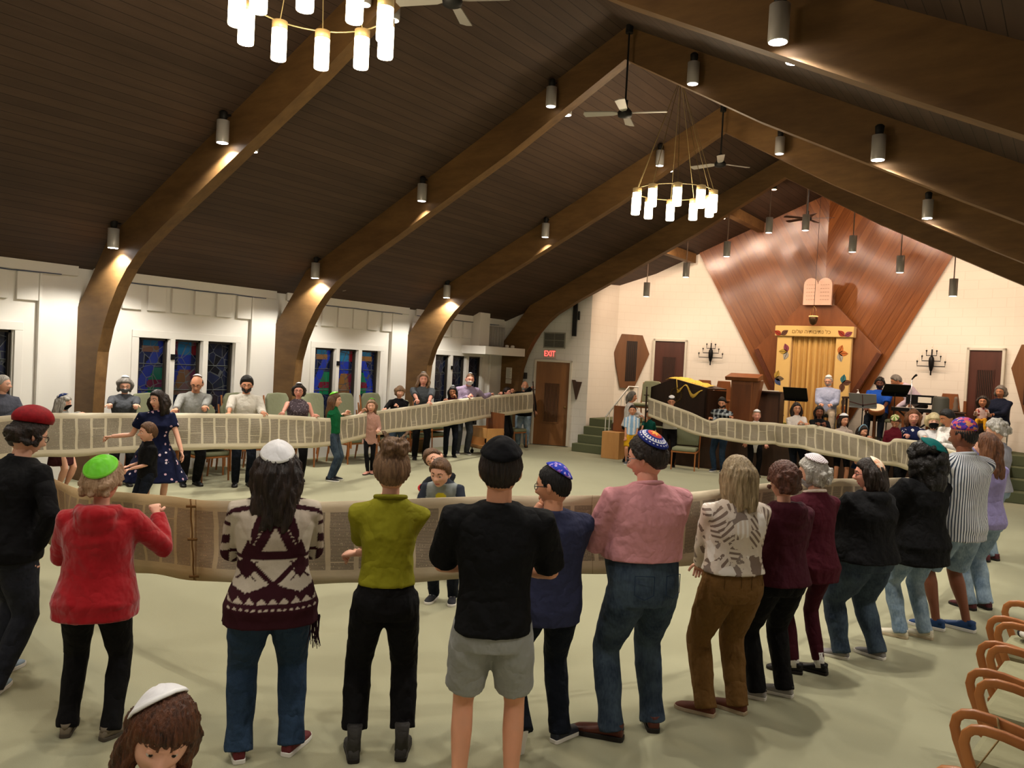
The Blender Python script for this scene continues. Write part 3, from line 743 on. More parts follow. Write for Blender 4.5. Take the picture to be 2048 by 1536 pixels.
def ik(a, b, l1, l2, pole):
    a, b, pole = Vector(a), Vector(b), Vector(pole); d = b-a; L = d.length
    if L > (l1+l2)*.999: b = a+d*((l1+l2)*.999/L); d = b-a; L = d.length
    L = max(L, abs(l1-l2)+.01); u = d.normalized(); x = (l1*l1-l2*l2+L*L)/(2*L); h = math.sqrt(max(0, l1*l1-x*x))
    p = (pole-u*pole.dot(u)); p = p.normalized() if p.length > 1e-4 else Vector((0, 0, 1))
    return a+u*x+p*h, b
def fuse(shapes, name, m, parent, voxel=.014, smooth=5, fold=0., seed=0, extra=None, dec=None, fdir=(1, 1, 1)):
    """joins overlapping shapes into one continuous skin; extra=(verts, faces, idx) appended untouched"""
    me = bpy.data.meshes.new(name); me.from_pydata([tuple(v) for v in shapes.v], [], shapes.f)
    o = bpy.data.objects.new(name, me); COL.objects.link(o)
    r = o.modifiers.new('r', 'REMESH'); r.mode = 'VOXEL'; r.voxel_size = voxel; r.use_smooth_shade = True
    if smooth: s_ = o.modifiers.new('s', 'SMOOTH'); s_.factor = .5; s_.iterations = smooth
    dg = bpy.context.evaluated_depsgraph_get(); m2 = bpy.data.meshes.new_from_object(o.evaluated_get(dg)); bpy.data.objects.remove(o); bpy.data.meshes.remove(me)
    n = len(m2.vertices); co_ = np.empty(n*3, dtype=np.float32); m2.vertices.foreach_get('co', co_); P = co_.reshape(-1, 3).astype(float)
    if fold and n:
        nn = np.empty(n*3, dtype=np.float32); m2.vertex_normals.foreach_get('vector', nn); N = nn.reshape(-1, 3)
        Q = P*np.array(fdir); s1 = seed*1.7
        wv = .035*np.sin(Q[:, 0]*17+s1)+.03*np.sin(Q[:, 1]*21+s1*2)+.02*np.sin(Q[:, 2]*13+s1)
        rg = lambda t: (1-np.abs(np.sin(t)))**2.2; msk = .5+.5*np.sin(Q[:, 2]*9+Q[:, 0]*7+s1)
        f_ = rg((Q[:, 2]+Q[:, 0]*.9+wv*2.0)*15+s1)*msk+.8*rg((Q[:, 2]*.9-Q[:, 0]*1.1+wv*1.8)*13+s1*3)*(1-msk)+.5*rg((Q[:, 1]*1.2-Q[:, 2]*.8+wv*1.5)*17)-.35
        P = P+N*(f_*fold*.5)[:, None]; m2.vertices.foreach_set('co', P.astype(np.float32).ravel())
    if extra is not None:
        nl = len(m2.polygons); lt = np.empty(nl, dtype=np.int32); m2.polygons.foreach_get('loop_total', lt)
        fs = [tuple(p.vertices) for p in m2.polygons]; V = [tuple(p) for p in P]; b = len(V); ix = [0]*len(fs)
        for ev, ef, ei in extra:
            bb = len(V); V += [tuple(p) for p in ev]; fs += [tuple(a+bb for a in q) for q in ef]; ix += list(ei)
        bpy.data.meshes.remove(m2); return mesh_obj(name, V, fs, m, parent, True, ix)
    m2.materials.clear()
    for x in (m if isinstance(m, (list, tuple)) else [m]): m2.materials.append(x)
    m2.polygons.foreach_set('use_smooth', np.ones(len(m2.polygons), dtype=bool)); m2.update()
    o = bpy.data.objects.new(name, m2); COL.objects.link(o)
    if parent: o.parent = parent
    return o
def ringloft(mb, rings, n=20, e=2.3, mi=0):
    """rings: (centre, half vector x, half vector y)"""
    v = []; f = []
    for c, ax, ay in rings:
        for k in range(n):
            t = 2*math.pi*k/n; ct, st = math.cos(t), math.sin(t)
            a = math.copysign(abs(ct)**(2/e), ct); b = math.copysign(abs(st)**(2/e), st); v.append(Vector(c)+Vector(ax)*a+Vector(ay)*b)
    for i in range(len(rings)-1):
        for k in range(n): q = i*n; f.append((q+k, q+(k+1) % n, q+n+(k+1) % n, q+n+k))
    f.append(tuple(range(n-1, -1, -1))); f.append(tuple(range((len(rings)-1)*n, len(rings)*n)))
    mb.put(v, f, mi)
PROF = {'f': [(.455, .094, .070, 0), (.50, .105, .080, -.004), (.55, .097, .072, 0), (.61, .080, .058, .002), (.66, .080, .062, .006), (.72, .090, .074, .010), (.765, .094, .064, .006), (.80, .094, .048, 0), (.825, .066, .038, -.004), (.85, .034, .033, -.002)],
        'm': [(.455, .090, .066, 0), (.50, .097, .074, -.002), (.55, .094, .068, 0), (.61, .088, .064, .004), (.66, .092, .068, .006), (.72, .102, .074, .006), (.765, .106, .066, .002), (.80, .106, .050, -.002), (.825, .076, .040, -.004), (.85, .038, .036, -.002)],
        'c': [(.455, .082, .062, 0), (.50, .088, .066, 0), (.55, .086, .064, .004), (.61, .082, .062, .006), (.66, .084, .062, .004), (.72, .088, .062, .002), (.765, .088, .056, 0), (.79, .084, .044, 0), (.81, .058, .036, 0), (.83, .034, .034, 0)]}
def hand(mb, w, d, nrm, side, s=1., curl=.5, spread=1.):
    """w wrist, d pointing direction, nrm palm facing direction; five separate fingers"""
    d = Vector(d).normalized(); nrm = Vector(nrm); nrm = (nrm-d*nrm.dot(d)).normalized(); l = d.cross(nrm)*side; w = Vector(w)
    pal = []
    for t, a, b in ((-.015, .021, .017), (.02, .027, .015), (.055, .036, .014), (.085, .038, .012)):
        pal.append((w+d*t*s+nrm*(.004*s), l*a*s, nrm*b*s))
    ringloft(mb, pal, 10, 2.4)
    for k, (off, L, r) in enumerate(((-.028, .068, .0085), (-.010, .078, .009), (.009, .074, .0088), (.027, .058, .0078))):
        p = w+d*(.078-abs(off)*.2)*s+l*off*s; dd = (d+l*off*3*spread*.4).normalized(); pts = [p-dd*.012*s, p]; c = curl*(1+.12*k)
        for q, fr in enumerate((.45, .32, .25)):
            ax = dd.cross(nrm); a = c*(.9 if q == 0 else 1.05)
            dd = (Matrix.Rotation(a, 3, ax)@dd).normalized(); nrm2 = nrm
            p = p+dd*L*fr*s; pts.append(p.copy())
        mb.tube(pts, [r*s*1.05, r*s*1.05, r*s, r*s*.92, r*s*.75], 7)
    p = w+d*.028*s-l*.026*s; dd = (d*.62-l*.70+nrm*.35).normalized(); pts = [p, p+dd*.032*s]
    dd = (dd+d*.5+nrm*.45*max(.3, curl)).normalized(); pts.append(pts[-1]+dd*.028*s); dd = (dd+nrm*.5*curl+l*.2).normalized(); pts.append(pts[-1]+dd*.022*s)
    mb.tube(pts, [.014*s, .011*s, .0098*s, .0075*s], 7)
# hair outline: height above which hair grows, by y on the head
def hairline(y, st):
    ys = [-.12, -.06, -.03, .0, .022, .05, .075, .12]
    zs = {'short': [-.075, -.062, -.02, -.004, .0, .052, .066, .072], 'long': [-.12, -.12, -.10, -.085, -.05, .045, .062, .068], 'fringe': [-.12, -.12, -.10, -.085, -.06, .012, .028, .03],
          'bald': [-.07, -.06, -.02, .0, .03, .2, .2, .2]}[st]
    return np.interp(y, ys, zs)
def make_hair(par, HM, style, m, near, seed, nm='hair'):
    """style dict: cut, th, locks (count, length, radius, spread), curl"""
    D, F = HD2, HF2_; p = head_surf(D, False); th = style.get('th', .014); hl = hairline(p[:, 1], style.get('line', 'short'))
    off = -.012+(th+.012)*sst(p[:, 2]-hl, -.012, .014)
    if style.get('top'): off = off+style['top']*sst(p[:, 2], .02, .1)
    if style.get('line') == 'bald': off = np.where(p[:, 2] > .052, -.012, off)
    q = p+D*off[:, None]; rn = random.Random(seed); mb = MB()
    def X(pt): return HM@Vector(pt)
    mb.put([X(a) for a in q], F)
    if style.get('balls'):
        nbk, br, ex = style['balls'][:3]; low = style['balls'][3] if len(style['balls']) > 3 else -.05
        for k in range(nbk):
            a = rn.uniform(0, 2*math.pi); z = rn.uniform(low, 1); r_ = math.sqrt(max(0, 1-z*z)); d = Vector((r_*math.cos(a), r_*math.sin(a), z))
            if (d.y > .45 and d.z < .45) or d.z > style.get('bhi', 2): continue
            c = Vector((d.x*(.077+ex), d.y*(.095+ex)-.012, d.z*(.112+ex))); s_ = HM.to_scale()[0]
            mb.ball(X(c), br*s_*rn.uniform(.7, 1.25), 8)
    lk = style.get('locks')
    if lk:
        n, L, r, spr = lk[:4]; fr = lk[4] if len(lk) > 4 else 100; s_ = HM.to_scale()[0]; wv = style.get('wave', .012)
        layers = 2 if near else 1
        for ly in range(layers):
            for k in range(n):
                a = math.radians(-fr+2*fr*(k+.5*ly*(n > 3))/(max(1, n-1)))
                if abs(a) > math.radians(fr)+.01: continue
                sx, cy = math.sin(a), -math.cos(a); pts = []; rr = []; Lk = L*rn.uniform(.86, 1.06); ph = rn.uniform(0, 6); N = 8
                for i in range(N):
                    t = i/(N-1); z = .088-(.088+Lk)*t; bul = (1+spr*math.sin(math.pi*min(1, t*1.1))*.6)*(math.sqrt(max(.3, 1-(max(0, z)/.125)**2)) if z > 0 else 1); ins = .012*ly
                    x = sx*(.079*bul-ins); y = cy*(.088*bul-ins)-.012-.015*t+max(0, -cy*0)
                    if z < -.1: y -= .02*min(1, (-.1-z)/.1)
                    pts.append(X((x+wv*math.sin(t*9+ph), y+wv*.6*math.cos(t*8+ph), z))); rr.append(r*s_*(1.1 if t < .7 else 1.1-(t-.7)*2.0)*(1-.25*ly)*min(1, .30+t*3.2))
                mb.tube(pts, rr, 7)
    if style.get('bun'):
        bz, br = style['bun']; c = Vector((0.005, -.045, bz)); mb.ball(X(c), (br*.86*HM.to_scale()[0], br*.74*HM.to_scale()[0], br*.55*HM.to_scale()[0]), 12)
        for k in range(18):
            ra = Matrix.Rotation(rn.uniform(-1.1, 1.1), 3, 'X')@Matrix.Rotation(rn.uniform(-1.1, 1.1), 3, 'Y'); a = rn.uniform(0, 6.28); pts = []
            for i in range(6):
                t = a+i*.6; q = ra@Vector((math.cos(t), math.sin(t), 0)); pts.append(X(c+Vector((q.x*br*.95, q.y*br*.82, q.z*br*.62))))
            mb.tube(pts, [.004, .010, .011, .011, .010, .004], 6)
        for k in range(10):
            a = rn.uniform(-1.2, 1.2); b0 = c+Vector((br*.5*math.sin(a), 0, br*.5)); mb.tube([X(b0), X(b0+Vector((.03*math.sin(a*2), rn.uniform(-.03, .01), .03))), X(b0+Vector((.055*math.sin(a*2.4), rn.uniform(-.05, .02), .045)))], [.005, .004, .0015], 5)
    o = fuse(mb, nm, m, par, voxel=(.0062 if near else .009), smooth=3 if near else 4)
    if near:
        n = len(o.data.vertices); c_ = np.empty(n*3, dtype=np.float32); o.data.vertices.foreach_get('co', c_); P = c_.reshape(-1, 3).astype(float)
        nn = np.empty(n*3, dtype=np.float32); o.data.vertex_normals.foreach_get('vector', nn); N = nn.reshape(-1, 3)
        IM = np.array(HM.inverted()); L = P@IM[:3, :3].T+IM[:3, 3]; ang = np.arctan2(L[:, 0], -L[:, 1]-.005)
        if style.get('balls'): f_ = np.sin(L[:, 0]*210+3*np.sin(L[:, 2]*90))*np.sin(L[:, 1]*190+2*np.sin(L[:, 0]*120))*np.sin(L[:, 2]*200); amp = .004
        else: f_ = np.sin(ang*31+2.2*np.sin(L[:, 2]*26+seed))+.6*np.sin(ang*57+3*np.sin(L[:, 2]*17)); amp = .0026
        P += N*(f_*amp)[:, None]; o.data.vertices.foreach_set('co', P.astype(np.float32).ravel())
    return o
def make_kippah(par, HM, m, th, tilt=26, ang=46, yaw=0, rim=None, tall=0., seams=0):
    N, Rn = 28, 9; v = []; f = []; idx = []; R_ = HR+th+.006
    base = Matrix.Rotation(math.radians(yaw), 3, 'Z')@Matrix.Rotation(math.radians(tilt), 3, 'X')
    for lay_ in (0, 1):
        for i in range(Rn+1):
            a = math.radians(ang)*i/Rn
            for k in range(N):
                t = 2*math.pi*k/N; d = base@Vector((math.sin(a)*math.cos(t), math.sin(a)*math.sin(t), math.cos(a)))
                ex = (.004 if lay_ == 0 else 0)+(tall*(1-(i/Rn)**6) if tall else .006*(1-i/Rn))
                if seams: ex += .0022*math.exp(-(((t*seams/(2*math.pi)+.5) % 1-.5)/.05)**2)*(1 if i else 0)
                if i >= Rn-1 and lay_ == 0: ex += .002
                v.append(HM@Vector((d.x*(R_[0]+ex), d.y*(R_[1]+ex), d.z*(R_[2]+ex))))
    n1 = (Rn+1)*N
    for i in range(Rn):
        for k in range(N):
            q = i*N; f.append((q+k, q+N+k, q+N+(k+1) % N, q+(k+1) % N)); idx.append(1 if (rim and i >= Rn-1) else 0)
            f.append((n1+q+k, n1+q+(k+1) % N, n1+q+N+(k+1) % N, n1+q+N+k)); idx.append(0)
    for k in range(N): q = Rn*N; f.append((q+k, n1+q+k, n1+q+(k+1) % N, q+(k+1) % N)); idx.append(1 if rim else 0)
    o = mesh_obj('kippah', v, f, [m, rim] if rim else m, par, True, idx)
    # polar coordinates of the cap for its pattern
    uvl = o.data.uv_layers.new(name='UVMap'); vi = np.zeros(len(o.data.loops), dtype=np.int32); o.data.loops.foreach_get('vertex_index', vi)
    vv = vi % n1; rr = (vv//N)/Rn; tt = 2*np.pi*(vv % N)/N
    uvl.data.foreach_set('uv', np.stack([.5+.5*rr*np.cos(tt), .5+.5*rr*np.sin(tt)], 1).astype(np.float32).ravel())
    return o
def face_patch(par, HM, name, m, zf, off, xmax, dens=(15, 12)):
    """cloth or hair lying on the lower face: zf(x)->(top, bottom)"""
    nx, nz = dens; v = []; f = []
    for i in range(nx+1):
        a = -1+2*i/nx; x = a*xmax; zt, zb = zf(abs(a))
        for j in range(nz+1):
            z = zt+(zb-zt)*j/nz; c = min(1, max(-1, z/.118)); t = max(0, -c); rx = .077*(1-.36*t**1.7)*math.sqrt(max(.02, 1-c*c))
            s_ = max(-1, min(1, x/max(.001, rx*1.02))); y = .098*(1-.06*t)*math.sqrt(max(.02, 1-c*c))*math.sqrt(max(0, 1-s_*s_))
            nose = .020*math.exp(-(x/.014)**2)*max(0, 1-abs(z+.03)/.04) if name == 'face_mask' else .008*math.exp(-(x/.03)**2)*max(0, 1-abs(z+.1)/.03)
            sc = 1+off/.09; v.append((x*sc, y+off+nose-.002, z))
    for i in range(nx):
        for j in range(nz): q = i*(nz+1)+j; f.append((q, q+nz+1, q+nz+2, q+1))
    o = mesh_obj(name, [HM@Vector(p) for p in v], f, m, par, True)
    sd = o.modifiers.new('s', 'SOLIDIFY'); sd.thickness = .004; sd.offset = -1
    return o
def shoe(par, A, yaw, L, m, sole, style='sneaker', pitch=0.):
    """A: ankle ground point; toes towards yaw"""
    R_ = Matrix.Translation(A)@Matrix.Rotation(yaw, 4, 'Z')@Matrix.Rotation(pitch, 4, 'X'); k = L/.27; r = []
    H_ = {'sneaker': 1., 'boot': 1.0, 'flat': .8}[style]
    for y, w, h, zc in ((-.062, .022, .02, .03), (-.055, .030, .034, .042), (-.02, .034, .043, .050), (.03, .036, .042, .046), (.08, .041, .030, .036), (.13, .045, .024, .030), (.175, .040, .018, .026), (.20, .024, .012, .022), (.207, .01, .006, .02)):
        r.append((R_@Vector((0, y*k, zc*k)), R_.to_3x3()@Vector((w*k, 0, 0)), R_.to_3x3()@Vector((0, 0, h*H_*k))))
    mb = MB(); ringloft(mb, r, 16, 2.5)
    if style in ('sneaker', 'flat'): mb.tube([R_@Vector((0, -.025*k, .05*k)), R_@Vector((0, -.03*k, .088*k))], [.036*k, .034*k], 12)
    else: mb.tube([R_@Vector((0, -.02*k, .05*k)), R_@Vector((0, -.03*k, .12*k)), R_@Vector((0, -.032*k, .20*k))], [.038*k, .036*k, .042*k], 12)
    o = mb.build('shoe', m, par, True)
    so = MB(); pts = [(-.066, .020), (-.058, .032), (-.02, .036), (.03, .037), (.08, .043), (.13, .047), (.175, .043), (.205, .027), (.213, .008)]
    poly = [(w*k, y*k) for y, w in pts]+[(-w*k, y*k) for y, w in pts[::-1]]
    so.prism(poly, 2, .0, .026*k, 0, R_); s_ = so.build('shoe_sole', sole, o, False, bevel=.004)
    if style == 'sneaker':
        lc = MB()
        for q in range(4): lc.tube([R_@Vector((-.022*k, (.03+q*.022)*k, (.082-q*.009)*k)), R_@Vector((.022*k, (.036+q*.022)*k, (.082-q*.009)*k))], .0028*k, 5)
        lc.build('shoe_lace', sole, o)
    return o
PN = [0]
def person(loc, a, h, label, sex='f', w=1., belly=0., top=None, bottom=None, shoes=None, hair=None, skn='pale', kip=None, glasses=None, mask=None, beard=None,
           lean=0., side=0., twist=0., yaw=0., pitch=0., tilt=0., L=None, R=None, feet=None, near=False, zp=None, curl=.9, hcurl=None, hs=1., eye='dark', group=None, extras=None, vx=None, fold=None, palm=None, hip_y=0., knee=None):
    """a heading in degrees (0 looks towards +Y, counter-clockwise); L/R wrist targets in body coordinates (x right, y forward, z up)"""
    PN[0] += 1; sd = PN[0]; name = 'person'; P0 = empty(name, (loc[0], loc[1], loc[2] if len(loc) > 2 else 0), math.radians(a), label, 'person', group)
    SK = {'pale': 'd9a78e', 'warm': 'cf9676', 'tan': 'b57c5a', 'brown': '7a4a34', 'dark': '5a3424', 'rosy': 'dd9f8a'}
    SK = skin('skin_'+skn, SK[skn]); vox = vx or (.011 if near else .016); top = top or {}; bottom = bottom or {}
    ease = top.get('ease', .008); zpel = zp if zp is not None else .52*h; dz = zpel-.52*h
    Rt = Matrix.Rotation(math.radians(twist), 3, 'Z')@Matrix.Rotation(math.radians(-lean), 3, 'X')@Matrix.Rotation(math.radians(side), 3, 'Y')
    piv = Vector((0, 0, .50*h)); base = Vector((0, hip_y, dz))
    def T(x, y, z, k=1.): return piv+Rt@(Vector((x, y, z))-piv)+base
    def Tv(x, y, z): return Rt@Vector((x, y, z))
    pr = PROF[sex]; Z = [r[0] for r in pr]
    def ring(z, e=0., fl=0.):
        wx = np.interp(z, Z, [r[1] for r in pr]); dy = np.interp(z, Z, [r[2] for r in pr]); cy = np.interp(z, Z, [r[3] for r in pr])
        ww = 1+(w-1)*(1.0 if z < .76 else max(0.25, 1-(z-.76)/.10)); wx *= ww; dy *= ww
        b = belly*math.exp(-((z-.60)/.085)**2); cy += b*.5; dy += b*.5; wx += b*.35
        if z < .455 or fl: wx = wx*(1+fl); dy = dy*(1+fl)
        rot = (z > .5)
        c = (wx*h+e, dy*h+e); q = T(0, cy*h, z*h) if z >= .5 else Vector((0, cy*h*1., z*h))+base
        if z >= .5: return (q, Tv(c[0], 0, 0), Tv(0, c[1], 0))
        return (q, Vector((c[0], 0, 0)), Vector((0, c[1], 0)))
    # joints
    shx = (.112 if sex == 'm' else .100 if sex == 'f' else .092)*h*(1+(w-1)*.35); shz = (.792 if sex != 'c' else .772)*h
    ua, fa = .170*h, .150*h; sh = {-1: T(-shx, 0, shz), 1: T(shx, 0, shz)}
    L = L or (-.18, .40, .63*h); R = R or (.18, .40, .63*h); arms = {}
    for s, tg in ((-1, L), (1, R)):
        pole = Vector(tg[3]) if len(tg) > 3 else Vector((s*.28, -.3, -1)); el, wr = ik(sh[s], tg[:3], ua, fa, pole); arms[s] = (sh[s], el, wr)
    feet = feet or ((-.09*h/1.7*1.1, 0, 0, 8), (.09*h/1.7*1.1, 0, 0, -8)); legs = {}
    for s, ft in zip((-1, 1), feet):
        hipj = Vector((s*.052*h*(.6+.4*w), 0, zpel-.02*h))+Vector((0, hip_y, 0)); an = Vector((ft[0], ft[1], ft[2]+.048*h)); pole = Vector(knee) if knee else Vector((s*.12, 1, .15)); kn, an2 = ik(hipj, an, .245*h, .24*h, pole); legs[s] = (hipj, kn, an2, ft)
    # ---- head
    hc0 = (.862 if sex != 'c' else .845)*h; HS = 1.09*h/1.72*hs if sex != 'c' else (.86+.12*(h/1.4))*hs
    Hn = T(0, .004*h, hc0); chin = .118*HS; headc = Hn+Tv(0, .012*h, .062*h if sex != 'c' else .085*h) if False else None
    hdir = Tv(0, .10, 1).normalized(); headc = Hn+hdir*(.098*HS)
    HM = Matrix.Translation(headc)@Rt.to_4x4()@Matrix.Rotation(math.radians(lean*.45), 4, 'X')@Matrix.Rotation(math.radians(yaw), 4, 'Z')@Matrix.Rotation(math.radians(-pitch), 4, 'X')@Matrix.Rotation(math.radians(tilt), 4, 'Y')@Matrix.Diagonal((HS, HS, HS, 1))
    D, F = (HD, HF_) if (near or sex != 'x') else (HD2, HF2_); hp = head_surf(D); hv = [HM@Vector(p) for p in hp]; hi = []
    fc = np.array([hp[list(q)].mean(0) for q in F])
    lipm = (np.abs(fc[:, 0]) < .023) & (fc[:, 2] < -.058) & (fc[:, 2] > -.080) & (fc[:, 1] > .04)
    bz = .0225+.004*(1-np.abs(np.abs(fc[:, 0])-.03)/.02); brm = (np.abs(fc[:, 0]) > .013) & (np.abs(fc[:, 0]) < .047) & (np.abs(fc[:, 2]-bz) < .0042) & (fc[:, 1] > .03)
    hi = np.where(lipm, 1, np.where(brm, 2, 0)).tolist()
    hm = hair.get('m') if hair else None; brow = hm or hairm('brow_brown', '3a281c')
    ears = MB()
    for s in (-1, 1): 
        R3 = Matrix.Rotation(s*.3, 3, 'Z'); ears.ball((s*.077, -.008, -.008), (.007, .017, .031), 10, 0, R3); ears.ball((s*.082, -.012, -.004), (.006, .019, .026), 10, 0, R3)
    ev = [HM@Vector(p) for p in ears.v]
    # ---- body skin
    bd = MB(); hnd = MB(); slv = top.get('sleeve', 1.)
    bd.tube([T(0, -.004*h, .80*h), T(0, 0, .84*h), Hn+hdir*.035*HS], [.036*h*(.9 if sex == 'f' else 1.05), .031*h*(.92 if sex == 'f' else 1.12), .030*h*(.92 if sex == 'f' else 1.1)], 12)
    ringloft(bd, [(c, ax*.86, ay*.86) for c, ax, ay in (ring(z) for z in Z[1:-1])], 16)
    ak = (.9+.25*(w-1)+(0.08 if sex == 'm' else 0))
    hd_s = h/1.72 if sex != 'c' else h/1.6
    for s in (-1, 1):
        S0, E, Wr = arms[s]; f = 1. if slv < .9 else .8
        bd.tube([T(s*shx*.7, 0, shz-.004*h), S0, S0.lerp(E, .5), E, E.lerp(Wr, .35), Wr], [.030*h*ak*f, .030*h*ak*f, .026*h*ak*f, .0225*h*ak*f, .0225*h*ak*f, .0155*h], 12)
        fd = (Wr-E).normalized(); up = Vector((0, 0, 1)); pn = Vector(palm[0 if s < 0 else 1]) if palm else (Vector((0, .3, -1)) if fd.z < .5 else Vector((-s, .5, 0)))
        hand(hnd, Wr, fd, pn, s, hd_s, (hcurl[0 if s < 0 else 1] if hcurl else curl))
        A, K, N_, ft = legs[s]; f = .82 if bottom.get('hem', 0) < .12 and bottom.get('type', 'pants') == 'pants' else 1.; wl = 1+(w-1)*.8
        bd.tube([A+Vector((0, 0, .02*h)), A.lerp(K, .3), A.lerp(K, .7), K, K.lerp(N_, .3), K.lerp(N_, .75), N_-Vector((0, 0, .02*h))], [.052*h*f*wl, .048*h*f*wl, .037*h*f*wl, .031*h*f*wl, .032*h*f*wl, .021*h, .019*h], 12)
    body = fuse(bd, 'body', [SK, mat('lip_'+skn, {'pale': 'b5655c', 'warm': 'a85a4e', 'tan': '8f4c40', 'brown': '5f332b', 'dark': '4a2822', 'rosy': 'b85c5a'}[skn], .45), brow], P0, vox, 4, 0, 0, [(hv, F, hi), (ev, ears.f, [0]*len(ears.f)), (hnd.v, hnd.f, [0]*len(hnd.f))])
    for s in (-1, 1):
        e_ = MB().ball(HM@Vector((s*.0305, .0745, .001)), .0120*HS, 10, 0).ball(HM@Vector((s*.0305, .0815, .0005)), .0068*HS, 8, 1).ball(HM@Vector((s*.0305, .0740, .0072)), (.0135*HS, .0132*HS, .0105*HS), 10, 2)
        e_.build('eye', [mat('eye_white', 'c0b6ac', .3), mat('eye_iris_'+eye, {'dark': '1c120c', 'blue': '3a4a5c'}[eye], .2), SK], P0, True)
    # ---- trousers, shorts, skirt
    bt = bottom.get('type', 'pants'); bm = bottom.get('m'); fo = fold if fold is not None else (.010 if near else .005)
    if bm and bt in ('pants', 'shorts'):
        g = MB(); zt = bottom.get('waist', .60); rr = [ring(z, .004) for z in np.linspace(.455, zt, 6)]; ringloft(g, rr, 18)
        hem = bottom.get('hem', .0); bw = bottom.get('width', 1.); hw = bottom.get('hemw', .9)
        for s in (-1, 1):
            A, K, N_, ft = legs[s]; wl = 1+(w-1)*.85; lz = N_-Vector((0, 0, .022*h))
            pts = [A+Vector((0, 0, .03*h)), A.lerp(K, .25), A.lerp(K, .6), K, K.lerp(lz, .35), K.lerp(lz, .7), lz]; rd = [.058*wl, .056*wl*bw, .048*wl*bw, .041*bw*(.6+.4*wl), .041*bw*(.6+.4*wl), .037*bw, .036*bw*hw]
            rd = [r*h for r in rd]
            if hem > 0:
                tot = [0]; 
                for i in range(1, len(pts)): tot.append(tot[-1]+(pts[i]-pts[i-1]).length)
                cut = tot[-1]*(1-hem); P2 = []; R2 = []
                for i in range(len(pts)):
                    if tot[i] < cut: P2.append(pts[i]); R2.append(rd[i]*(1+(bottom.get('flare', 0)*tot[i]/cut)))
                    else:
                        t = (cut-tot[i-1])/(tot[i]-tot[i-1]); P2.append(pts[i-1].lerp(pts[i], t)); R2.append((rd[i-1]*(1-t)+rd[i]*t)*(1+bottom.get('flare', 0))); break
                pts, rd = P2, R2
            g.tube(pts, rd, 14)
        bo = fuse(g, 'trousers' if bt == 'pants' else 'shorts', bm, P0, vox, 4, fo, sd)
        if bottom.get('pockets'):
            for s in (-1, 1):
                pk = MB()
                c, ax, ay = ring(.535, .007); 
                for q in range(1): 
                    x0, x1 = s*.022*h, s*min(.070*h*w, ax.length*.82); z1, z0 = .565*h, .495*h; y = lambda x: -(ay.length+.002)*max(0, 1-min(1, abs(x)/ax.length)**2.3)**(1/2.3)
                    pts = [(x0, z1), (x1, z1), (x1, z0+.01*h), ((x0+x1)/2, z0-.004*h), (x0, z0+.01*h)]; pts.append(pts[0])
                    pk.tube([Vector((x, y(x)+base.y, z+base.z)) for x, z in pts], .0022, 5); pk.build('pocket_seam', cloth(bm.name+'_seam', bottom.get('seam', '2a3a50')), bo)
    elif bm and bt == 'skirt':
        g = MB(); zt = bottom.get('waist', .60); hz = bottom.get('hem', .3); fl = bottom.get('flare', .5); rr = []
        for z in np.linspace(zt, .5, 4): rr.append(ring(z, .006))
        for z in np.linspace(.46, hz, 5): rr.append(ring(max(z, .455), .01, fl*(.5-z)/(.5-hz))); c, x_, y_ = rr[-1]; rr[-1] = (Vector((0, base.y, z*h+base.z)), x_, y_)
        ringloft(g, rr, 20, 2.1); fuse(g, 'skirt', bm, P0, vox, 3, fo*2, sd, fdir=(1.2, 1.2, .2))
    # ---- top
    if top.get('m'):
        g = MB(); hem = top.get('hem', .52); fl = top.get('flare', 0.); col_ = top.get('collar', .845); zs = [z for z in np.linspace(.47, col_, 13)]; rr = []
        lo = [z for z in (.455, .43, .40, .37, .34, .30, .25) if z >= hem]
        for z in ([hem] if lo else [])+lo[::-1]:
            c, ax, ay = ring(.47, ease, fl*max(0, (.55-z))/.2); rr.append((Vector((0, hip_y+top.get('hemy', 0), z*h+dz)), ax, ay))
        for z in zs:
            if z >= hem: rr.append(ring(z, ease*(1. if z < .8 else .6), fl*max(0, .55-z)/.2))
        ringloft(g, rr, 22); st = top.get('sleeve', 1.); sw = top.get('sw', 1.)
        if st > 0:
            for s in (-1, 1):
                S0, E, Wr = arms[s]; pts = [T(s*shx*.55, 0, shz+.004*h), S0, S0.lerp(E, .5), E, E.lerp(Wr, .45), Wr]; rd = [.034, .0345*sw, .031*sw, .028*sw, .026*sw, .0195*sw]
                rd = [r*h*ak+ease*.5 for r in rd]; cutn = st*(len(pts)-1)
                P2 = pts[:2]; R2 = rd[:2]; i = 2; tt = 1+st*4; 
                while i <= 5 and i <= tt: P2.append(pts[i]); R2.append(rd[i]); i += 1
                if i <= 5 and tt > i-1: f_ = tt-(i-1); P2.append(pts[i-1].lerp(pts[i], f_)); R2.append(rd[i-1]*(1-f_)+rd[i]*f_)
                g.tube(P2, R2, 14)
        ho = top.get('hood')
        if ho:
            pts = [T(s_*.055*h, -.02*h-.0*h, .825*h-abs(s_)*.0) for s_ in (-1,)]
            ring_ = []
            for k in range(9):
                t = math.pi*(k/8); ring_.append(T(.062*h*math.cos(t)*1.1, -.015*h-.055*h*math.sin(t), (.842-.030*math.sin(t))*h))
            g.tube(ring_, [.012*h, .021*h, .031*h, .040*h, .043*h, .040*h, .031*h, .021*h, .012*h], 10)
            g.ball(T(0, -.070*h, .785*h), (.072*h, .036*h, .052*h), 12)
        if top.get('bust'): 
            for s in (-1, 1): g.ball(T(s*.042*h, .055*h*w, .72*h), .040*h*top['bust'], 12)
        tp_ = fuse(g, top.get('name', 'shirt'), top['m'], P0, vox, 4, fo*top.get('fold', 1.), sd+5)
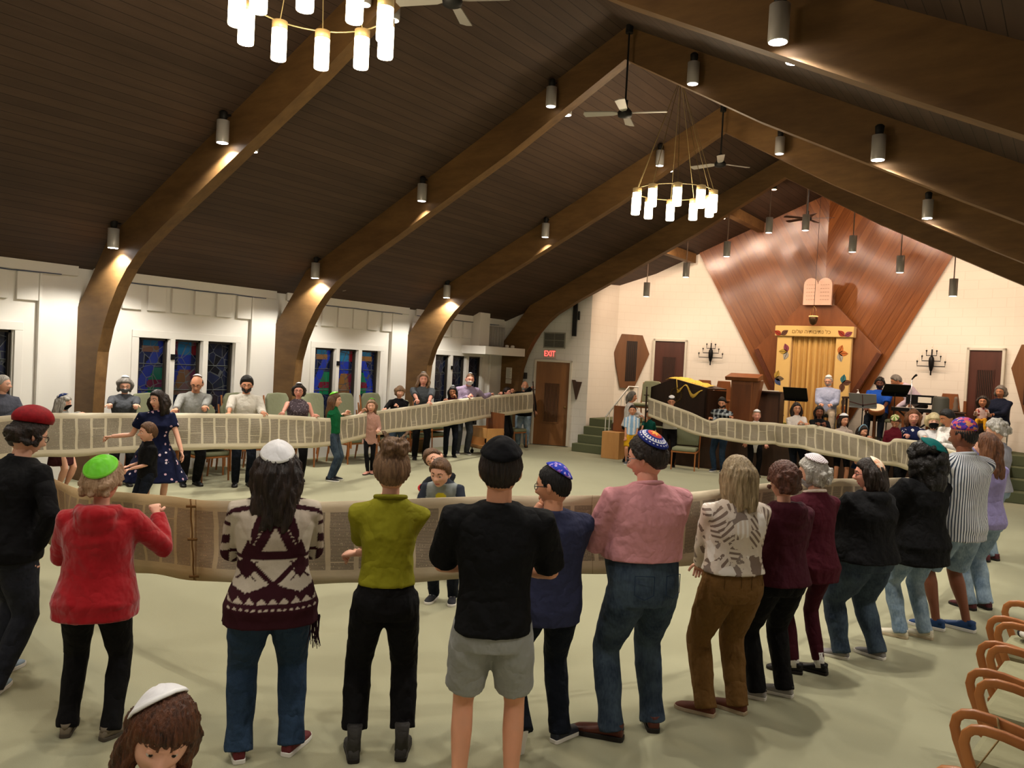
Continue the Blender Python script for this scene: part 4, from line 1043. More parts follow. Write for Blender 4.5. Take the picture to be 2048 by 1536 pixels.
        if top.get('collarm'):
            rg = MB(); pts = [T(.047*h*math.cos(t), .044*h*math.sin(t), (.842+.008*math.cos(t-math.pi*1.5))*h) for t in [2*math.pi*k/16+.5*math.pi for k in range(17)]]
            rg.tube(pts, [(.018*h*.55, .006*h)]*17 if False else .008*h, 8, cap=True); rg.build('collar', top['collarm'], tp_, True)
    if shoes:
        for s in (-1, 1):
            A, K, N_, ft = legs[s]; an = N_; sz = h/1.72*.27 if sex != 'c' else h/1.6*.255
            shoe(P0, Vector((an.x, an.y, ft[2])), math.radians(ft[3]), sz*shoes.get('s', 1), shoes['m'], shoes['sole'], shoes.get('style', 'sneaker'), math.radians(ft[4]) if len(ft) > 4 else 0)
            if shoes.get('sock'):
                MB().tube([an-Vector((0, 0, .02*h)), an.lerp(K, shoes.get('sh', .1))], [.024*h, .024*h], 12).build('sock', shoes['sock'], P0, True)
    # ---- hair, cap, glasses, mask, beard
    th = .0
    if hair:
        th = hair.get('th', .014); make_hair(P0, HM, hair, hair['m'], near, sd)
    if kip: make_kippah(P0, HM, kip['m'], th+hair.get('top', 0)*.8+kip.get('lift', 0) if hair else .002, kip.get('tilt', 26), kip.get('ang', 46), kip.get('yaw', 0), kip.get('rim'), kip.get('tall', 0), kip.get('seams', 0))
    if glasses:
        g = MB()
        for s in (-1, 1):
            g.tube([HM@Vector((s*.033+.023*math.cos(t), .096-abs(math.cos(t)*s+.6)*.0-.10*(s*.023*math.cos(t)) if False else .094-.006*max(0, s*math.cos(t)), .002+.017*math.sin(t))) for t in [2*math.pi*k/14 for k in range(15)]], .0022*HS, 5, cap=False)
            g.tube([HM@Vector((s*.056, .090, .008)), HM@Vector((s*.080, .05, .008)), HM@Vector((s*.084, -.01, .004))], .0024*HS, 5)
        g.tube([HM@Vector((-.011, .1, .004)), HM@Vector((.011, .1, .004))], .0022*HS, 5); g.build('eyeglasses', glasses, P0, True)
    if mask:
        mo = face_patch(P0, HM, 'face_mask', mask, lambda a_: (-.012-.018*a_**2, -.112+.045*a_**2), .010, .056)
        g = MB()
        for s in (-1, 1): g.tube([HM@Vector((s*.062, .045, -.03)), HM@Vector((s*.078, .015, -.005)), HM@Vector((s*.084, -.02, .01))], .0015*HS, 4).tube([HM@Vector((s*.058, .045, -.068)), HM@Vector((s*.074, .01, -.045)), HM@Vector((s*.083, -.02, -.02))], .0015*HS, 4)
        g.build('ear_loop', mask, mo)
    if beard:
        face_patch(P0, HM, 'beard', beard, lambda a_: (-.048+.035*a_**2 if a_ > .3 else -.084+.4*(a_**2), -.122+.05*a_**2), .009, .060)
        g = MB().tube([HM@Vector((-.026, .088, -.066)), HM@Vector((-.012, .100, -.054)), HM@Vector((0, .104, -.052)), HM@Vector((.012, .100, -.054)), HM@Vector((.026, .088, -.066))], [.003*HS, .005*HS, .0045*HS, .005*HS, .003*HS], 6); g.build('moustache', beard, P0, True)
    P0['_h'] = h
    if extras: extras(P0, HM, T, arms, legs, h)
    del P0['_h']
    return P0
# ------------------------------------------------------------------ the unrolled scroll
def parch_mat():
    nb = NB('parchment'); uv = nb.coords('UV'); s3 = nb.sep(uv); u, v = s3[0], s3[1]      # u metres along, v 0..1 down
    wob = nb.math('MULTIPLY', nb.math('SUBTRACT', nb.noise(uv, 2.5, 2), .5), .03); uu = nb.math('ADD', u, wob)
    pitch = .172; cu_ = nb.math('MULTIPLY', uu, 1/pitch); fr = nb.math('FRACT', cu_); ci = nb.math('FLOOR', cu_)
    incol = nb.math('MULTIPLY', nb.math('GREATER_THAN', fr, .11), nb.math('LESS_THAN', fr, .93))
    wn_ = nb.add('ShaderNodeTexWhiteNoise', noise_dimensions='1D'); nb.link(ci, wn_.inputs['W']); rv = wn_.outputs[0]
    inrow = nb.math('MULTIPLY', nb.math('GREATER_THAN', v, .13), nb.math('LESS_THAN', v, .83))
    ln = nb.math('FRACT', nb.math('MULTIPLY', v, 56)); line = nb.math('LESS_THAN', ln, .60)
    cb = nb.add('ShaderNodeCombineXYZ', i_0=nb.math('MULTIPLY', u, 190), i_1=nb.math('MULTIPLY', nb.math('FLOOR', nb.math('MULTIPLY', v, 56)), 7.3))
    word = nb.math('GREATER_THAN', nb.noise(cb.outputs[0], 1.0, 2), .36)
    cb2 = nb.add('ShaderNodeCombineXYZ', i_0=nb.math('MULTIPLY', ci, 3.1), i_1=nb.math('MULTIPLY', nb.math('FLOOR', nb.math('MULTIPLY', v, 56)), .37))
    gap = nb.math('LESS_THAN', nb.noise(cb2.outputs[0], 1.3, 1), .70)
    ink = nb.math('MULTIPLY', nb.math('MULTIPLY', incol, inrow), nb.math('MULTIPLY', nb.math('MULTIPLY', line, word), gap))
    blk = nb.math('MULTIPLY', incol, inrow)
    at_ = nb.add('ShaderNodeAttribute', attribute_name='age'); age = at_.outputs['Fac']
    n = nb.noise(uv, 1.6, 4, .6); base = nb.mix(age, hexc('d6cdb6'), hexc('ac8a58')); base = nb.mix(nb.math('MULTIPLY', n, .35), base, hexc('b09a70'))
    base = nb.mix(nb.math('MULTIPLY', nb.math('MULTIPLY', blk, age), .25), base, hexc('9a6a4e'))
    base = nb.mix(nb.math('MULTIPLY', nb.math('MULTIPLY', blk, nb.math('SUBTRACT', 1.0, age)), nb.math('ADD', .16, nb.math('MULTIPLY', rv, .14))), base, hexc('83786a'))
    inkc = nb.mix(rv, hexc('4c423c'), hexc('6b6058')); f = nb.math('MULTIPLY', ink, nb.math('SUBTRACT', .95, nb.math('MULTIPLY', age, .3)))
    c = nb.mix(f, base, inkc)
    # sheet seams
    sm = nb.math('FRACT', nb.math('MULTIPLY', nb.math('ADD', u, .35), 1/1.26)); se = nb.math('MULTIPLY', nb.math('LESS_THAN', sm, .006), age)
    c = nb.mix(se, c, hexc('6b4a1e')); nb.col(c)
    nb.b.inputs['Roughness'].default_value = .6; nb.b.inputs['Specular IOR Level'].default_value = .25
    nb.bump(nb.noise(uv, 5, 3), .35, .02); return nb.m
PARCH = parch_mat()
# stations: picture x, top y, bottom y, distance, age of the skin
FARL = [(1066, 783, 824, 19.5), (1040, 786, 827, 19.2), (965, 793, 838, 17.9), (900, 800, 851, 16.6), (830, 811, 860, 15.5), (760, 821, 869, 14.5), (700, 831, 884, 13.6), (660, 836, 892, 13.0), (600, 832, 897, 12.3), (520, 828, 898, 11.7), (430, 827, 899, 11.2), (345, 826, 901, 10.9), (262, 826, 905, 10.6), (150, 826, 913, 10.2), (45, 828, 918, 9.9)]
TURN = [(-120, 850, 945, 9.4), (-230, 890, 1000, 8.6), (-190, 915, 1040, 7.8), (-80, 920, 1050, 7.2)]
NEARB = [(40, 926, 1050, 6.75), (100, 954, 1088, 6.3), (160, 978, 1120, 5.85), (240, 984, 1140, 5.4), (330, 991, 1152, 5.05), (400, 1000, 1161, 4.85), (470, 1002, 1167, 4.80), (560, 1003, 1169, 4.78), (650, 1003, 1168, 4.80), (760, 1000, 1166, 4.85), (860, 996, 1162, 4.92), (980, 992, 1157, 5.0), (1100, 991, 1151, 5.1), (1220, 990, 1146, 5.25), (1380, 984, 1130, 5.55), (1540, 966, 1103, 6.05), (1640, 958, 1085, 6.5), (1720, 957, 1073, 6.95), (1820, 955, 1060, 7.6)]
TURN2 = [(1880, 953, 1050, 8.4), (1925, 948, 1036, 9.3), (1950, 935, 1015, 10.4), (1940, 912, 985, 11.4)]
FARR = [(1890, 896, 966, 12.0), (1850, 884, 951, 12.6), (1815, 879, 940, 13.2), (1790, 877, 933, 13.7), (1775, 885, 930, 13.95), (1740, 876, 928, 14.35), (1690, 864, 918, 14.8), (1640, 852, 908, 15.2), (1625, 849, 905, 15.25), (1600, 851, 897, 15.4), (1560, 847, 893, 15.75), (1545, 845, 889, 15.9), (1500, 843, 889, 16.15), (1470, 838, 884, 16.4), (1440, 836, 878, 16.55), (1420, 841, 876, 16.65), (1380, 824, 866, 16.9), (1330, 806, 846, 17.3), (1296, 794, 833, 17.55)]
AGE = [0]*len(FARL)+[.5, .8, .9, .9]+[.85]*6+[.34]*8+[.3, .35, .42, .3, .25]+[.25, .2, .1, .05]+[.03]*len(FARR)
ST = [(at(x, a, D), at(x, b, D)) for x, a, b, D in FARL+TURN+NEARB+TURN2+FARR]
def catmull(P, n):
    P = np.array(P, dtype=float); out = []; N = len(P)
    for i in range(N-1):
        p0, p1, p2, p3 = P[max(i-1, 0)], P[i], P[i+1], P[min(i+2, N-1)]
        for k in range(n):
            t = k/n; out.append(.5*((2*p1)+(p2-p0)*t+(2*p0-5*p1+4*p2-p3)*t*t+(3*p1-p0-3*p2+p3)*t**3))
    out.append(P[-1]); return np.array(out)
data = [list(a)+list(b)+[g] for (a, b), g in zip(ST, AGE)]
SC = catmull(data, 10)
sv = []; sf = []; suv = []; age = []; NR = 10; L_ = 0
mid = (SC[:, :3]+SC[:, 3:6])/2; arc = np.concatenate([[0], np.cumsum(np.linalg.norm(np.diff(mid, axis=0), axis=1))])
tang = np.gradient(mid, axis=0); tang /= np.linalg.norm(tang, axis=1)[:, None]; nrm = np.stack([-tang[:, 1], tang[:, 0], 0*tang[:, 0]], 1)
for i in range(len(SC)):
    for j in range(NR+1):
        t = j/NR; p = SC[i, :3]*(1-t)+SC[i, 3:6]*t
        amp = .022*math.sin(math.pi*min(1, t*1.3))*(math.sin(arc[i]*5.1)+.5*math.sin(arc[i]*11.3+2*t)); p = p+nrm[i]*amp
        p[2] += (-.006 if j == NR else .0)*math.sin(arc[i]*9); sv.append(p); suv.append((arc[i], t)); age.append(float(np.clip(SC[i, 6], 0, 1)))
for i in range(len(SC)-1):
    for j in range(NR): q = i*(NR+1)+j; sf.append((q, q+1, q+NR+2, q+NR+1))
scroll = mesh_obj('parchment_scroll', sv, sf, PARCH, None, True, None, suv)
aa = scroll.data.attributes.new('age', 'FLOAT', 'POINT'); aa.data.foreach_set('value', np.array(age, dtype=np.float32))
sd = scroll.modifiers.new('thickness', 'SOLIDIFY'); sd.thickness = .003; sd.offset = 0
tag(scroll, 'very long unrolled cream parchment scroll of hebrew text columns held in a loop', 'scroll')
# stitched seam patches on the older brown sheets
def seam(x, y0, y1, D, lb):
    e = MB(); top, bot = at(x, y0, D), at(x+7, y1, D); f = (Vector((0, 0, CH))-top).normalized()*.012
    e.tube([top.lerp(bot, t)+f+Vector((.004*math.sin(t*20), 0, 0)) for t in [k/12 for k in range(13)]], .0055, 5); r = (at(x+10, y0, D)-top).normalized()
    for t in (.09, .50, .96):
        c = top.lerp(bot, t)+f; e.tube([c-r*.028, c+r*.03], [(.009, .006)]*2, 6)
    o = e.build('stitched_seam', mat('sinew_brown', '6e4c22', .7), scroll, True)
seam(381, 998, 1159, 4.83, ''); seam(70, 940, 1066, 6.5, '')
# wooden rollers at both free ends
def roller(top, bot, label, tilt=(0, 0, 0), ext=.2):
    e = empty('scroll_roller', (0, 0, 0), 0, label, 'scroll roller'); d = (Vector(top)-Vector(bot)).normalized()
    MB().tube([Vector(bot)-d*ext*.6, Vector(bot), Vector(top), Vector(top)+d*ext], [.016, .02, .02, .012], 10).build('roller_rod', mat('dark_turned_wood', '2e1a12', .4), e, True)
    c = Vector(top)+d*.02; MB().tube([c, c+d*.02], [.06, .06], 18).build('roller_disc', mat('dark_turned_wood', '2e1a12', .4), e)
    MB().ball(Vector(top)+d*ext, .02, 8).build('roller_finial', mat('dark_turned_wood', '2e1a12', .4), e, True)
roller(at(1067, 782, 19.52), at(1069, 824, 19.52), 'dark turned wooden scroll roller held by the man at the exit door', ext=.22)
roller(at(1293, 793, 17.57), at(1291, 834, 17.57), 'dark turned wooden scroll roller held by the woman in the white top near the stairs')
# ------------------------------------------------------------------ cloths and patterns
def attr_cloth(name, fold=.35):
    nb = NB(name); a = nb.add('ShaderNodeAttribute', attribute_name='dye'); v = nb.coords(); n2 = nb.noise(v, 300, 1)
    nb.col(nb.mix(nb.math('MULTIPLY', n2, .18), a.outputs['Color'], (.02, .02, .02))); nb.b.inputs['Roughness'].default_value = .9; nb.b.inputs['Specular IOR Level'].default_value = .1
    nb.bump(nb.noise(v, 9, 3), fold, .03); return nb.m
def dye(o, fn):
    n = len(o.data.vertices); c_ = np.empty(n*3, dtype=np.float32); o.data.vertices.foreach_get('co', c_); P = c_.reshape(-1, 3); C = np.ones((n, 4), dtype=np.float32); C[:, :3] = fn(P[:, 0], P[:, 1], P[:, 2])
    a = o.data.color_attributes.new('dye', 'FLOAT_COLOR', 'POINT'); a.data.foreach_set('color', C.ravel())
def pick(conds, default):
    n = len(conds[0][0]); C = np.tile(np.array(hexc(default)), (n, 1))
    for m_, c in conds: C[m_] = hexc(c)
    return C
def cardigan_dye(x, y, z):
    X = np.abs(x); tri = lambda t: np.abs((t % 1)-.5)*2
    arm = X > .215; back = ~arm; cr = np.ones(len(x), bool); out = []
    M_ = (z < 1.065) & (z > .0)
    big = (z > 1.075) & (z < 1.315) & (X < .075+(1.315-z)*.35); cen = (z > 1.10) & (z < 1.225) & (X < (1.225-z)*.50); sidet = (z > 1.14) & (z < 1.31) & (X > .115) & (X < .115+(z-1.14)*.62)
    yoke = (np.abs(z-(1.335-X*.22)) < .011); v1 = (np.abs(z-(1.44-X*.75)) < .012) & (z > 1.34); v2 = (np.abs(z-(1.37+X*.45)) < .010) & (X < .12) & (X > .02) & (z < 1.43)
    ln1 = np.abs(z-1.068) < .010; zig = np.abs(z-(.935+.12*tri(x/.26+.5))) < .017; dia = (np.abs(tri(x/.26)-.0)*.13+np.abs(z-1.0)*1.0 < .040); dx = (np.abs(np.abs(((x/.26) % 1)-.5)*.26-np.abs(z-1.0)) < .006) & (np.abs(z-1.0) < .05)
    low = z < .895+.05*(1-tri(x/.26+.5))*1.0; t1 = (z > .845) & (z < .875) & (tri(x/.055) > (z-.845)/.03); t2 = (z > .815) & (z < .828) & (tri(x/.030) > (z-.815)/.013)
    dash = (np.abs(X-.02-(1.29-z)*.52) < .006) & (z > 1.13) & (z < 1.29) & ((z*60) % 1 < .5) & (X > .06)
    C = pick([(big, '34121a'), (sidet & ~yoke, 'b8aa9a'), (cen, 'b8aa9a'), (dash, 'b8aa9a'), (yoke | v1 | v2 | ln1, '34121a'), (zig & (z < 1.07), '34121a'), (dia & (z < 1.05) & (z > .95), '34121a'), (dx, '34121a'), (low, '34121a'), (t1 | t2, 'b8aa9a')], 'c2b6a6')
    az = z; ac = pick([((az > 1.0) & (az < 1.16) & (tri(z/.09+X*4) < .55), '34121a'), ((az <= 1.06), '34121a'), ((np.abs(az-1.22) < .01), '34121a'), (np.abs(az-(1.30-(X-.2))) < .01, '34121a')], 'b8aa9a')
    C[arm] = ac[arm]; return C
def soccer_dye(x, y, z):
    return pick([((np.abs(x*14) % 1 < .5), '8fb6dc'), ], 'e4e6ea')
def raglan_dye(x, y, z):
    r2 = (x-.0)**2/.011+(z-.86)**2/.0012; r3 = x**2/.0022+(z-.95)**2/.0018
    return pick([(r3 < 1, 'd8c832'), (r2 < 1, 'dcc62a'), ((np.abs(x) > .125) | (z > 1.07), '2f3440')], '8e9494')
def pinkflare(nb):
    return None
def stripes(c1, c2, n, axis='x', w=.5, diag=.0):
    def fn(nb):
        s3 = nb.sep(nb.coords()); x, y, z = s3[0], s3[1], s3[2]
        u = nb.math('MULTIPLY', nb.math('ARCTAN2', x, y), .17) if axis == 'x' else z
        wv = nb.math('MULTIPLY', nb.noise(nb.coords(), 4, 2), .012); u = nb.math('ADD', nb.math('ADD', u, wv), nb.math('MULTIPLY', z, diag))
        return nb.mix(nb.math('LESS_THAN', nb.math('FRACT', nb.math('MULTIPLY', u, n)), w), hexc(c1), hexc(c2))
    return fn
def plaid_fn(nb):
    s3 = nb.sep(nb.coords()); a = nb.math('LESS_THAN', nb.math('FRACT', nb.math('MULTIPLY', s3[0], 9)), .4); b = nb.math('LESS_THAN', nb.math('FRACT', nb.math('MULTIPLY', s3[2], 9)), .4)
    return nb.mix(nb.math('MULTIPLY', nb.math('ADD', a, b), .5), hexc('1b2027'), hexc('b9c2c6'))
def floral(bg, fl_, sc=11, th=.30, c3=None):
    def fn(nb):
        v = nb.coords(); vo = nb.add('ShaderNodeTexVoronoi', i_Vector=v, i_Scale=sc); n = nb.noise(v, 60, 2)
        m_ = nb.math('LESS_THAN', nb.math('ADD', vo.outputs['Distance'], nb.math('MULTIPLY', n, .22)), th); keep = nb.math('GREATER_THAN', nb.sep(vo.outputs['Color'])[0], .35)
        cc = nb.mix(nb.sep(vo.outputs['Color'])[1], hexc(fl_), hexc(c3 or fl_)); return nb.mix(nb.math('MULTIPLY', m_, keep), hexc(bg), cc)
    return fn
def leafy(nb):
    v = nb.coords(); vd = nb.add('ShaderNodeTexVoronoi', i_Vector=nb.coords('Object', (1, 1, .6)), i_Scale=11); cl_ = nb.sep(vd.outputs['Color'])
    rot = nb.add('ShaderNodeVectorRotate', i_Vector=v, rotation_type='Y_AXIS'); nb.link(nb.math('MULTIPLY', cl_[0], 6.3), rot.inputs['Angle'])
    wv = nb.math('SINE', nb.math('MULTIPLY', nb.sep(rot.outputs[0])[0], 210)); st_ = nb.math('GREATER_THAN', wv, .1)
    inl = nb.math('LESS_THAN', nb.math('ADD', vd.outputs['Distance'], nb.math('MULTIPLY', nb.noise(v, 16, 3), 1.1)), 1.12)
    c = nb.mix(nb.math('GREATER_THAN', cl_[1], .72), hexc('7d6c62'), hexc('8a7c74')); c = nb.mix(nb.math('GREATER_THAN', cl_[2], .78), c, hexc('e2dcd6'))
    f = nb.math('MULTIPLY', inl, nb.math('MAXIMUM', st_, nb.math('GREATER_THAN', cl_[1], .6))); return nb.mix(f, nb.mix(nb.noise(v, 9, 2), hexc('d8d0c8'), hexc('cbb9a6')), c)
def fadedjean(nb, a='5c7186', b='98abba'):
    v = nb.coords(); n = nb.noise(v, 7, 3); n2 = nb.noise(nb.coords('Object', (1, 1, .3)), 90, 2); f = nb.math('ADD', nb.math('MULTIPLY', n, .7), nb.math('MULTIPLY', n2, .3))
    f = nb.add('ShaderNodeMapRange', i_0=f, i_1=.35, i_2=.68).outputs[0]; return nb.mix(f, hexc(a), hexc(b))
def capfn(kind):
    def fn(nb):
        uv = nb.coords('UV'); s3 = nb.sep(uv); x = nb.math('SUBTRACT', s3[0], .5); y = nb.math('SUBTRACT', s3[1], .5); r = nb.math('SQRT', nb.math('ADD', nb.math('MULTIPLY', x, x), nb.math('MULTIPLY', y, y)))
        a = nb.math('ARCTAN2', y, x)
        if kind == 'star':
            c = hexc('1d2a7a'); tooth = nb.math('GREATER_THAN', nb.math('SINE', nb.math('MULTIPLY', a, 22)), .2)
            def band(c, lo, hi, col2, msk=None):
                m_ = nb.math('MULTIPLY', nb.math('GREATER_THAN', r, lo), nb.math('LESS_THAN', r, hi)); m_ = nb.math('MULTIPLY', m_, msk) if msk else m_; return nb.mix(m_, c, hexc(col2))
            c = band(c, .40, .43, 'e8e8ee', tooth); c = band(c, .30, .36, 'e8e8ee'); c = band(c, .26, .34, 'e8e8ee'); c = band(c, .24, .33, '2436a0', tooth); c = band(c, 0, .2, 'c8321e')
            st_ = nb.math('ADD', .10, nb.math('MULTIPLY', nb.math('COSINE', nb.math('MULTIPLY', a, 6)), .035)); return nb.mix(nb.math('LESS_THAN', r, st_), c, hexc('f0a81e'))
        if kind == 'spark':
            v = nb.coords('Object'); vo = nb.add('ShaderNodeTexVoronoi', i_Vector=v, i_Scale=75); n = nb.noise(v, 45, 3)
            m_ = nb.math('GREATER_THAN', n, .56); cc = nb.mix(nb.sep(vo.outputs['Color'])[0], hexc('c8c0f0'), hexc('8a3ac0')); return nb.mix(m_, hexc('1433b8'), cc)
        if kind == 'multi':
            v = nb.coords('Object'); vo = nb.add('ShaderNodeTexVoronoi', i_Vector=v, i_Scale=48); c4 = nb.add('ShaderNodeValToRGB', i_0=nb.sep(vo.outputs['Color'])[0]); el = c4.color_ramp.elements
            c4.color_ramp.interpolation = 'CONSTANT'; el[0].color = (*hexc('3a2a8c'), 1); el[1].color = (*hexc('c8506a'), 1); el[1].position = .8
            for p_, q_ in ((.25, '6a3aa0'), (.5, '2a3a9c'), (.65, 'd08a5a')): e_ = el.new(p_); e_.color = (*hexc(q_), 1)
            return c4.outputs[0]
        if kind == 'lace':
            t = nb.math('GREATER_THAN', nb.math('MULTIPLY', nb.math('SINE', nb.math('MULTIPLY', a, 16)), nb.math('SINE', nb.math('MULTIPLY', r, 75))), .25); return nb.mix(t, hexc('e4dfe0'), hexc('8a6a78'))
        if kind == 'peach':
            v = nb.coords('Object'); n = nb.noise(v, 22, 3); f = nb.add('ShaderNodeMapRange', i_0=n, i_1=.45, i_2=.55).outputs[0]; return nb.mix(f, hexc('e8d8c0'), hexc('dc9a78'))
        if kind == 'kidcap':
            t = nb.math('GREATER_THAN', nb.math('SINE', nb.math('MULTIPLY', a, 5)), .0); return nb.mix(t, hexc('d8c9a0'), hexc('6a8a3a'))
    return fn
def kp(kind, name): return patterned(name, capfn(kind), .1, .6)
K_WHITE = cloth('white_satin', 'e2e1e4', .03, .25, .4); K_RIM = mat('white_piping', 'f0f0f0', .5); K_GREEN = cloth('lime_satin', '66c22c', .04, .25, .35)
H_ = {n: hairm('hair_'+n, *c) for n, c in dict(straw=('8a6444', 'c9a88a'), darkbrown=('120c0a', '33241c'), brown=('3a2618', '7a5638'), black=('070606', '1c1817'), greyd=('4a4642', '8a847c'), grey=('8d877f', 'd0cbc2'), blond=('7a6446', 'c2ac88'), auburn=('4a2a1a', '8a5a3a'), redbr=('3c2018', '6e4232'), lightbr=('5a4030', '9a7858'), platin=('b09a6c', 'e4d4a8'), girlbr=('2a170e', '6e4026')).items()}
CL = lambda n, c, **k: cloth(n, c, **k)
BLKT = CL('black_cloth', '0b0b0d', var=.2, fold=.5); BLKP = CL('black_trouser_cloth', '0d0c0e', var=.2, fold=.55); JEAN = CL('blue_denim', '1c2a3c', c2='2c3f56', var=.3, fold=.7); DJEAN = CL('dark_denim', '10151f', var=.3, fold=.6)
LJEAN = patterned('faded_denim', fadedjean, .6, .85, .04); MJEAN = patterned('mid_denim', lambda nb: fadedjean(nb, '242f40', '45535f'), .6, .85, .04)
SH = lambda m, s_, **k: dict(m=m, sole=s_, **k)
M_WS = mat('white_sole', 'd8d4cc', .6); M_BS = mat('dark_sole', '1a1512', .6); BLKSH = SH(mat('black_shoe_leather', '101012', .4), M_BS); BLKWS = SH(mat('black_canvas', '14141a', .7), M_WS)
GL = mat('dark_glasses_rim', '1a1414', .3)
def where(px, D): p = at(px, 768, D); return (p.x, p.y)
def los(p): return math.degrees(math.atan2(-p[0], p[1]))
def P(px, D, rel, ytop, label, hk=.03, zg=0., **k):
    """stand a person at picture column px, distance D; rel 0 faces away from the viewer, + turned left, 180 faces the viewer; crown at ytop"""
    x, y = where(px, D); a = los((x, y))+rel; h = k.pop('h', None) or (at(px, ytop, D).z-hk-zg); ra = math.radians(a)
    def loc(t):
        if t is None or t[0] != 'w': return t
        w_ = at(t[1], t[2], t[3])-Vector((x, y, zg)); q = (w_.x*math.cos(ra)+w_.y*math.sin(ra), -w_.x*math.sin(ra)+w_.y*math.cos(ra), w_.z); return q+((t[4],) if len(t) > 4 else ())
    for s_ in ('L', 'R'):
        if s_ in k: k[s_] = loc(k[s_])
    return person((x, y, zg), a, h, label, **k)
def DF(y, px): return CH*FPX/(y-(732+.0516*(px-1024)-6))     # distance of a floor contact at picture height y
# ------------------------------------------------------------------ the near row, seen from behind
def short(m, **k): return dict(m=H_[m], line='short', th=k.pop('th', .014), **k)
def longh(m, n=11, L=.24, r=.026, spr=.1, fr=115, **k): return dict(m=H_[m], line=k.pop('line', 'long'), th=k.pop('th', .018), locks=(n, L, r, spr, fr), **k)
def kippa(m, **k): return dict(m=m, **k)
P(20, 4.75, -52, 818, 'person in black cardigan with dark red velvet cap at the left picture edge', sex='f', near=True, w=1.25, lean=10, pitch=14, yaw=-10,
  top=dict(m=BLKT, hem=.47, ease=.02, sleeve=1, name='cardigan'), bottom=dict(m=CL('charcoal_jeans', '22242c', fold=.6), hemw=1.0), hair=short('darkbrown', th=.022, balls=(50, .020, .012, -.4), bhi=.2), kip=kippa(patterned('red_velvet', lambda nb: nb.mix(nb.noise(nb.coords(), 40, 2), hexc('5c0a12'), hexc('a01420')), .2, .6), tall=.035, ang=58, tilt=8),
  shoes=SH(mat('blue_grey_runner', '8da0b4', .6), M_WS), R=('w', 72, 1098, 4.75, (1, -.3, -1)), L=('w', 10, 1040, 5.1), feet=((-.14, .1, 0, 10), (.10, -.12, 0, 30)), hcurl=(.4, .5), glasses=GL)
P(30, 6.1, -70, 842, 'person in striped knit sleeve mostly hidden behind the person in red velvet cap', sex='f', lean=4, top=dict(m=patterned('striped_knit', stripes('15151a', 'b03038', 13, 'z', .55), .3), ease=.015), bottom=dict(m=BLKP), shoes=BLKSH, hair=short('darkbrown'), R=('w', 72, 938, 6.6), L=(-.1, .35, .9))
P(208, DF(1484, 208), -14, 915, 'person in red hooded coat with lime green kippah, one fist raised at the scroll', sex='f', near=True, w=1.14, belly=.02, hs=1.0,
  top=dict(m=CL('red_fleece', '9c0d18', var=.12, fold=.45, sheen=.3), hem=.445, flare=.25, ease=.028, sleeve=1, sw=1.12, hood=True, name='coat'), bottom=dict(m=BLKP, width=.98, hemw=1.12), shoes=SH(mat('taupe_shoe', '6f6455', .7), mat('taupe_sole', '4a4238', .7), style='flat'),
  hair=short('straw', th=.038, top=.004, balls=(60, .022, .026, -.45), bhi=.22), kip=kippa(K_GREEN, seams=6, tilt=30, ang=47, yaw=8, lift=-.008, rim=mat('lime_rim', '7cd43c', .5)), R=('w', 314, 1030, 4.5, (.7, -.1, -1)), L=(-.2, .34, .93), feet=((-.13, .05, 0, 5), (.10, -.02, 0, -42)), yaw=-14, lean=4, hcurl=(.8, 1.3), palm=((0, .3, -1), (-.4, 1, 0)))
cg = P(562, DF(1524, 562), 2, 880, 'person in maroon and cream patterned cardigan with long dark hair and white kippah', sex='f', near=True, w=1.16, vx=.0075, hs=1.0,
  top=dict(m=attr_cloth('jacquard_knit', .3), hem=.445, flare=.34, ease=.026, sleeve=1, sw=1.12, name='cardigan', fold=.8), bottom=dict(m=JEAN, width=1.12, hemw=1.12), shoes=SH(mat('maroon_canvas', '5a1c20', .7), M_WS),
  hair=longh('darkbrown', 15, .30, .024, .34, 120, wave=.018), kip=kippa(K_WHITE, seams=4, tilt=24, ang=52, yaw=-6, rim=K_RIM), L=(-.14, .36, .98, (-.5, -.3, -1)), R=(.14, .36, .98, (.5, -.3, -1)), feet=((-.13, .0, 0, 6), (.13, .02, 0, -30)), pitch=4)
for c_ in cg.children:
    if c_.name.startswith('cardigan'): dye(c_, cardigan_dye)
def fringe(P0):
    mb = MB(); rn = random.Random(3)
    for k in range(16):
        x = .20+.012*(k % 8)*.5; y = -.05+.02*(k//8); z = .74; mb.tube([(x, y, z), (x+rn.uniform(-.01, .01), y-.01, z-.08), (x+rn.uniform(-.02, .02), y, z-rn.uniform(.13, .18))], [.004, .003, .0015], 4)
    mb.build('fringe', CL('fringe_dark', '2a1820'), P0)
fringe(cg)
P(792, DF(1526, 792), 2, 884, 'person in olive yellow tee and black trousers with light brown hair in a messy bun', sex='f', near=True, w=.92,
  top=dict(m=CL('olive_jersey', '84801c', var=.06, fold=.45), hem=.55, ease=.014, sleeve=.42, sw=1.1, flare=0, collarm=CL('olive_rib', '78741a')), bottom=dict(m=BLKP, hem=.115, width=1.12, hemw=1.25, waist=.625), shoes=SH(CL('grey_felt_boot', '3a3836'), M_BS, style='boot'),
  hair=dict(m=H_['lightbr'], line='short', th=.018, bun=(.128, .078)), L=(-.04, .24, 1.30, (-.35, -.1, -1)), R=(-.16, .24, 1.02, (.6, -.3, -1)), feet=((-.13, 0, 0, 4), (.12, 0, 0, -8)), pitch=-2)
